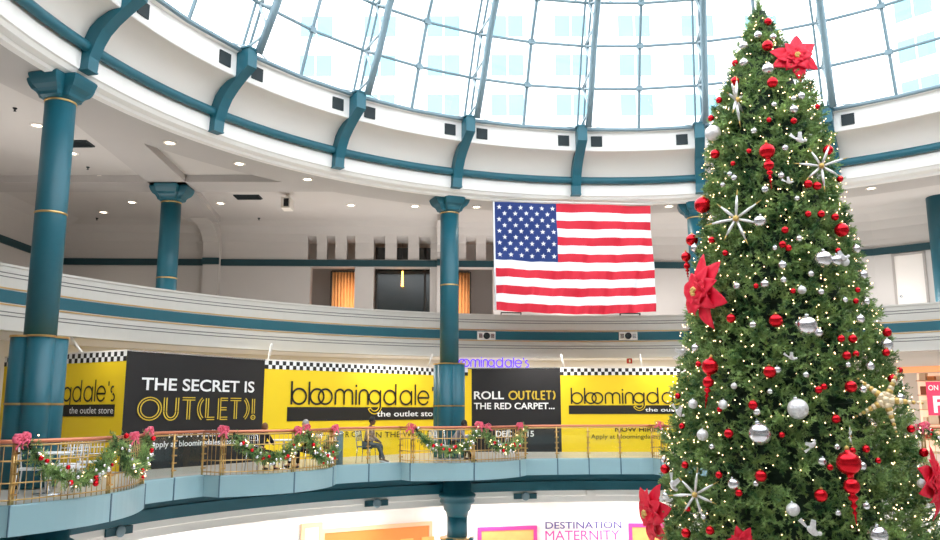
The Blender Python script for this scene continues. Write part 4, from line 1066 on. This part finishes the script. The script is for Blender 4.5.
tufts(-5.2, -2.6, 1100, .85, 1.0, 'needles', 6)
# top leader
n = 60; zt = rng.uniform(6.3, 6.98, n); foliage('needles', np.stack([np.zeros(n), np.zeros(n), zt-ZF1], 1), rng.normal(size=(n,3))+np.array([0,0,1.6]), rng.uniform(.08, .16, n), 20, .05, .006, M['fir'], tree)
m = MB(); m.tube([(0,0,12.3),(0.02,0,13.1)], [.03,.008], 6); m.build('leader', M['bark'], tree)
# fairy lights: one string wound round the tree
ls = thing('fairy_light_string', 'string of warm white fairy lights wound round the christmas tree', 'fairy lights', (TX, TY, ZF1))
pos = []
for k in range(2500):
    z = rng.uniform(-2.6, 6.7)
    if rng.uniform() > RT(z)/2.2+.12: continue
    a = rng.uniform(0, 2*PI); R_ = float(RT(z))*rng.uniform(.86, 1.0)+.02; pos.append((R_*math.cos(a), R_*math.sin(a), z-ZF1))
tocam = np.array([-TX, -TY]); tocam = tocam/np.linalg.norm(tocam)
pos.sort(key=lambda p: -(p[0]*tocam[0]+p[1]*tocam[1]))
bp = MB().ball((0,0,0), .009, 6, 4).build('bulb', M['bulb'], ls, pos[0])
for p in pos[1:100]: o = bp.copy(); COL.objects.link(o); o.parent = ls; o.location = p
m = MB()
for p in pos[100:]: m.ball(p, .0095, 6, 4)
o = m.build('bulbs', M['bulb'], ls); o['kind'] = 'stuff'
wire = [(float(RT(z))*.66*math.cos(i*.35), float(RT(z))*.66*math.sin(i*.35), z-ZF1) for i, z in enumerate(np.linspace(-2.6, 6.6, 420))]
MB().tube(wire, .006, 4).build('wire', mat('green wire', (30,60,36), .6), ls)
# ---------------------------------------------------------------- ornaments
def on_tree(px, py, push=1.0):
    d = ray(px, py); best = None
    for i in range(700):
        t = 9+i*.01; p = d*t; rr = math.hypot(p.x-TX, p.y-TY); f = rr-float(RT(p.z))*1.02*push
        if f <= 0: return p
        if best is None or f < best[0]: best = (f, p.copy())
    return best[1]
def pxm(p): return p.length/ (FPX*1.02)          # metres per photo pixel at p
LM = [((762,10),'tree tip'), ((795,58),'poinsettia near the top'), ((767,165),'upper red finial'), ((738,220),'left white starburst'), ((820,168),'upper right white starburst'), ((704,292),'large left poinsettia'), ((711,372),'left edge red finial'), ((807,326),'large silver ball in the middle'), ((823,259),'silver ball cluster'), ((885,402),'beaded gold star'), ((760,434),'large silver ball lower left'), ((798,409),'white glitter onion ornament'), ((851,485),'lower red finial'), ((696,494),'lower left white starburst'), ((655,512),'poinsettia at the lower left edge'), ((931,478),'poinsettia at the lower right edge')]
seen = {}
def where(px, py):
    q = min(LM, key=lambda r: (r[0][0]-px)**2+(r[0][1]-py)**2); dx, dy = px-q[0][0], py-q[0][1]; d = math.hypot(dx, dy)
    v = '' if abs(dy) < .38*d else ('above' if dy < 0 else 'below'); h = '' if abs(dx) < .38*d else ('left of' if dx < 0 else 'right of')
    s = (v+' and '+h) if v and h else (v or h); return s+' the '+q[1], d
def lab(desc, px, py):
    s, d = where(px, py); k = (desc, s); seen[k] = seen.get(k, 0)+1
    return desc+' on the tree, '+s, k
def make_bauble(mt, cap):
    t = thing('bauble', '', 'bauble'); MB().ball((0,0,0), 1.0, 20, 14).build('ball', mt, t)
    MB().lathe([(.22,.95),(.22,1.14),(.1,1.18)], 12).build('cap', cap, t); MB().tube([(.08*math.cos(q), 0, 1.24+.08*math.sin(q)) for q in np.linspace(0, 2*PI, 9)], .02, 5).build('loop', cap, t); return t
bt = {}
PLACED = []
def bauble(px, py, d, kind):
    mt = {'r':M['redb'], 's':M['silb'], 'w':M['glit']}[kind]
    if kind not in bt: bt[kind] = make_bauble(mt, M['goldb'] if kind == 'r' else M['chrome']); o = bt[kind]
    else: o = dup(bt[kind])
    p = on_tree(px, py); r = max(.04, d*pxm(p)/2); o.location = p*(1-r*.4/p.length); o.scale = (r, r, r); o.rotation_euler = (rng.uniform(-.2,.2), rng.uniform(-.2,.2), rng.uniform(0,6))
    size = 'large' if d >= 13 else 'medium' if d >= 8.5 else 'small' if d >= 6 else 'tiny'
    PLACED.append((o, size+' '+{'r':'shiny red','s':'shiny silver','w':'white glittered'}[kind]+' bauble', px, py, {'r':'red','s':'silver','w':'white'}[kind]+' baubles on the tree'))
RED = [(702.5,205,16),(715,154,9),(692,240,12),(712,240,7),(725.5,253,6),(733,163.6,5),(808,184,8),(817,186,8),(828,150,9),(840,179,6),(808,214,6),(821,214,7),(835,217,7),(841.7,230,13),(785,230,7),(782.5,244.5,7),(788.6,248,6),(838,250.5,5),(749,151,5),(793.6,121,6),(768,21.7,7),(767.5,45.7,10),(735,63,6),(772.5,82.5,10),(735,81,8),(719,100,6),(711,118,6),(817.5,106.6,4.5),(769,120,4.5),
 (756,286,5),(731,318.5,9),(776,320.6,13),(769.6,372,12),(698.5,364,6),(678,396,6),(793,291,4.5),(857.6,290,5),(855.8,301,5),(852.6,338.7,8),(841,338.7,7),(846.7,355.6,8),(856,354,6),(886,352.6,7),(887,332.4,8),(851,386.7,11),(818.5,390,7),(824,386.7,6),(892.6,378.7,8),(900,370,5),(753,405,9),(719.5,409.6,5),(728.7,433.6,9),(682,426,6),(665,469,9),(719,475,7),(761,476,11),(739,493,7),(686,533,9),(710,530.5,8),(688,509,4.5),(782,435,4.5),(836,419,8),(852.6,450.5,6),(866,449,7),(830,467.4,6),(878,460.6,5),(821,495.5,12),(911,429,7),(923.7,452.6,8),(685,465,7)]
SIL = [(768,69,11),(744,45.7,8),(744,62.6,8),(758,35,7),(773,37,6),(793.5,109.5,8),(774,104.7,5),(793.5,98.6,5),(801,96,7),(785,148,6),(730,174,5),(734.5,178,6),(723,185,5),(781,175.5,6),(765,189.5,7),(760,221.4,12),(797,198.6,5),(799,238.6,6),(782.5,265,8),(775,248,5),(695,248,8),(823,259,16),(836,260.5,11),(856,249,8),(754,131,6),(783.6,280,6),(765,284,8),(737,286,7),(753,325,7),(798,324,6),(777.6,370,7),(695.5,348,8),(770,391.7,5),(863,274.7,8),(811,274,6),(845,300,5),(866.5,301.6,6),(821,292,6),(807,326,19),(818.5,333,8),(860,319,8),(886.7,345,11),(870,366.5,8),(848,365,5),(806,375,6),(863,389.6,7),(757,412,7),(760,434,21),(712,446.7,5),(733.7,484,11),(756,483.7,5),(704,517,5),(664,459.4,6),(665.6,495.6,7),(837,447,5),(845,454.7,6),(862,466,8),(822,461.5,8),(866,506,7),(878,535.5,17),(900,398,8),(838,513,5)]
WHI = [(713,133,15),(717,270,6),(734,386,6),(693,404,9),(723,404.6,9),(798,409,19),(793,509.5,12),(922,483.7,8),(802,290,8),(702.6,435,11),(845,262,8)]
for px, py, d in RED: bauble(px, py, d, 'r')
for px, py, d in SIL: bauble(px, py, d, 's')
for px, py, d in WHI: bauble(px, py, d, 'w')
from collections import defaultdict
grp = defaultdict(list)
for o, desc, px, py, g in PLACED: s, d = where(px, py); grp[(desc, s)].append((d, o, g))
for (desc, s), L_ in grp.items():
    L_.sort(key=lambda x: x[0]); n = len(L_)
    words = [''] if n == 1 else ['nearer one', 'farther one'] if n == 2 else ['nearest', 'second nearest', 'third nearest', 'fourth nearest', 'fifth nearest', 'sixth nearest', 'seventh nearest', 'eighth nearest', 'ninth nearest'][:n-1]+['farthest']
    for i, (d, o, g) in enumerate(L_): tag(o, desc+' '+s+(', '+words[i] if words[i] else ''), 'bauble', g)
def make_finial():
    t = thing('finial_ornament', '', 'finial')
    pr = [(.005,-1.0),(.02,-.95),(.035,-.72),(.09,-.66),(.035,-.6),(.05,-.55),(.13,-.48),(.06,-.4),(.07,-.35),(.16,-.3),(.19,-.24),(.1,-.17),(.09,-.14),(.2,-.1),(.27,-.03),(.3,.06),(.28,.15),(.22,.23),(.11,.29),(.12,.33)]+[(.44*math.sin(q), .72-.34*math.cos(q)) for q in [.3,.55,.8,1.05,1.3,1.57,1.85,2.1,2.35,2.6,2.85]]+[(.09,1.08),(.05,1.13)]
    MB().lathe(pr, 28).build('body', M['redb'], t); MB().lathe([(.08,1.1),(.08,1.18),(.02,1.22)], 12).build('cap', M['goldb'], t)
    MB().lathe([(.1,.31),(.13,.315),(.1,.32)], 20).build('gold_ring', M['goldb'], t); return t
fi0 = None
for px, py, h, w_, off in ((769,167,46,'in the upper middle of the tree',0), (852,489,66,'low on the right of the tree',0), (708,384,50,'near the left edge of the tree',0), (687,267,30,'just above the large left poinsettia',0)):
    if fi0 is None: fi0 = make_finial(); o = fi0
    else: o = dup(fi0)
    p = on_tree(px, py); s = h*pxm(p)/2.1; o.scale = (s,)*3; o.scale = (s*.76, s*.76, s*.98); o.location = p*(1-(.4*s+.03)/p.length); o.rotation_euler = (0, -.05 if px != 708 else .16, 0)
    tag(o, 'long shiny red finial of stacked bulbs, '+w_, 'finial', 'red finials')
def facing(p, up_tilt=0.0):      # rotation whose local -y looks out from the tree at point p, seen from outside
    a = math.atan2(p.x-TX, -(p.y-TY)); return a
def make_star():
    t = thing('starburst_ornament', '', 'snowflake')
    for k in range(7):
        a = PI/2+2*PI*k/7; L_ = 1.0 if k % 2 == 0 else .82; c, s = math.cos(a), math.sin(a)
        m = MB(); m.tube([(0,0,0), (c*.5*L_, -.02, s*.5*L_), (c*.78*L_, -.02, s*.78*L_)], [.04,.052,.025], 6); m.build('arm', M['glit'], t)
        m = MB(); m.tube([(c*.76*L_, -.02, s*.76*L_), (c*L_, -.02, s*L_)], [.026,.006], 6); m.build('tip', M['goldb'], t)
    MB().ball((0,-.06,0), .1, 12, 8).build('centre', M['goldb'], t); return t
s0_ = None
for px, py, r, tw, w_, extra in ((737,220,29,0.1,'left of the upper middle of the tree',0), (820,168,25,.4,'at the upper right of the tree',0), (696.5,494,26,.15,'at the lower left of the tree',0), (737,102,26,.2,'seen edge on at the upper left of the tree',1.4), (849,436,10,0,'tiny one above the lower red finial',1.2)):
    if s0_ is None: s0_ = make_star(); o = s0_
    else: o = dup(s0_)
    p = on_tree(px, py); s = r*pxm(p); out = Vector((p.x-TX, p.y-TY, 0)).normalized(); toc = (-p).normalized(); f = (out*.4+Vector((toc.x, toc.y, 0))).normalized()
    o.location = p+f*.1; o.scale = (s,)*3; o.rotation_euler = (0, tw, math.atan2(f.x, -f.y)+extra)
    tag(o, 'white glitter starburst with gold tips, '+w_, 'snowflake', 'white starbursts')
# beaded five-point star
t = thing('beaded_star', 'big gold and cream beaded star at the right side of the tree', 'star'); p = on_tree(886, 400); s = 29*pxm(p)
for k in range(5):
    a = 1.15+2*PI*k/5; m = MB()
    for i in range(8): r = .12-.012*i; m.ball((math.cos(a)*(.17+.115*i), -.03, math.sin(a)*(.17+.115*i)), r, 10, 7, i % 2)
    m.ball((math.cos(a+.63)*.2, -.03, math.sin(a+.63)*.2), .07, 10, 7, 0); m.build('arm', [M['pearl'], M['goldb']], t)
MB().ball((0,-.05,0), .13, 14, 10).build('centre', M['pearl'], t)
f = (-p).normalized(); t.location = p+f*.14; t.scale = (s,)*3; t.rotation_euler = (0, 0, math.atan2(f.x, -f.y))
# poinsettias
def make_poin():
    t = thing('poinsettia', '', 'poinsettia')
    for ring_, (n, L_, w_, tilt) in enumerate(((6,1.0,.3,.15), (6,.72,.24,.5), (5,.45,.16,.95))):
        for k in range(n):
            a = 2*PI*(k+.5*(ring_ % 2))/n+.2*math.sin(k*2.7+ring_); m = MB(); vs = []; N_ = 9; L2 = L_*(1+.12*math.sin(k*3.1))
            for i in range(N_+1):
                u = i/N_; ww = w_*math.sin(PI*min(1, u**.8))**.8*(1-.15*u); rr = u*L2*math.cos(tilt*(1-.6*u)); yy = -u*L2*math.sin(tilt)*(1-.45*u*u)+.12*u*u
                for e in (-1, -.33, .33, 1): vs.append((rr, yy-.07*abs(e)*math.sin(u*PI)+.02*math.sin(u*9+k), e*ww))
            vs = [(x*math.cos(a)-z*math.sin(a), y, x*math.sin(a)+z*math.cos(a)) for x, y, z in vs]
            m.add(vs, [(4*i+j, 4*i+4+j, 4*i+5+j, 4*i+1+j) for i in range(N_) for j in range(3)], 0, True)
            o = m.build('petal', M['petal'], t); so_ = o.modifiers.new('s', 'SOLIDIFY'); so_.thickness = .012
    m = MB()
    for k in range(7): m.ball((.08*math.cos(k*.9)*(k > 0), -.32, .08*math.sin(k*.9)*(k > 0)), .045, 8, 6)
    m.build('stamens', M['goldb'], t); return t
po0 = None
for px, py, r, rx, rz, tw, w_ in ((795,58,23,0,.35,.5,'near the top of the tree'), (704,292,38,0,-1.0,.4,'at the left edge of the tree beside the flag'), (654,513,33,.1,-1.0,.9,'at the lower left edge of the tree'), (742,541,16,.4,0,.1,'cut by the bottom edge of the photo'), (931,482,32,0,1.3,.6,'at the lower right edge of the tree')):
    if po0 is None: po0 = make_poin(); o = po0
    else: o = dup(po0)
    p = on_tree(px, py); f = (-p).normalized(); s = r*pxm(p)
    o.location = p+f*.12; o.scale = (s,)*3; o.rotation_euler = (rx, tw, math.atan2(f.x, -f.y)+rz)
    tag(o, 'large red velvet poinsettia flower '+w_, 'poinsettia', 'poinsettias on the tree')
# white glitter birds / leaf ornaments
def make_bird():
    t = thing('bird_ornament', '', 'ornament')
    MB().ball((0,0,0), .3, 12, 8, 0, (1.6,.8,.9)).ball((.48,0,.2), .17, 10, 8).build('body', M['glit'], t)
    m = MB(); m.prism([(-.4,0,0), (-1.15,-.05,.25), (-1.2,-.05,-.1), (-.5,0,-.12)], (0,.06,0)); m.build('tail', M['glit'], t)
    for s in (-1, 1): m = MB(); m.prism([(.2,s*.2,.1), (-.25,s*.3,.75), (-.55,s*.32,.6), (-.3,s*.2,0)], (0,s*.06,0)); m.build('wing', M['glit'], t)
    return t
bi = None
for px, py, r, tw, w_ in ((682,352,9,-.7,'at the left edge above the red finial'), (792,358,7,.5,'in the centre of the tree'), (679,413,9,.9,'at the left edge below the red finial'), (812.6,445,8,-.8,'left of the lower right, above the lower finial'), (812.6,531,12,.7,'near the bottom edge of the photo'), (800,140,9,.6,'left of the upper right starburst'), (673,485,10,1.4,'at the lower left edge beside the starburst'), (789,182,6,.4,'right of the upper red finial'), (668,500,7,.2,'by the lower left poinsettia'), (843,258,9,.1,'beside the silver ball cluster')):
    if bi is None: bi = make_bird(); o = bi
    else: o = dup(bi)
    p = on_tree(px, py); f = (-p).normalized(); s = r*pxm(p); o.location = p+f*.08; o.scale = (s,)*3; o.rotation_euler = (0, tw, math.atan2(f.x, -f.y))
    tag(o, 'white glittered bird ornament '+w_, 'ornament', 'white bird ornaments')
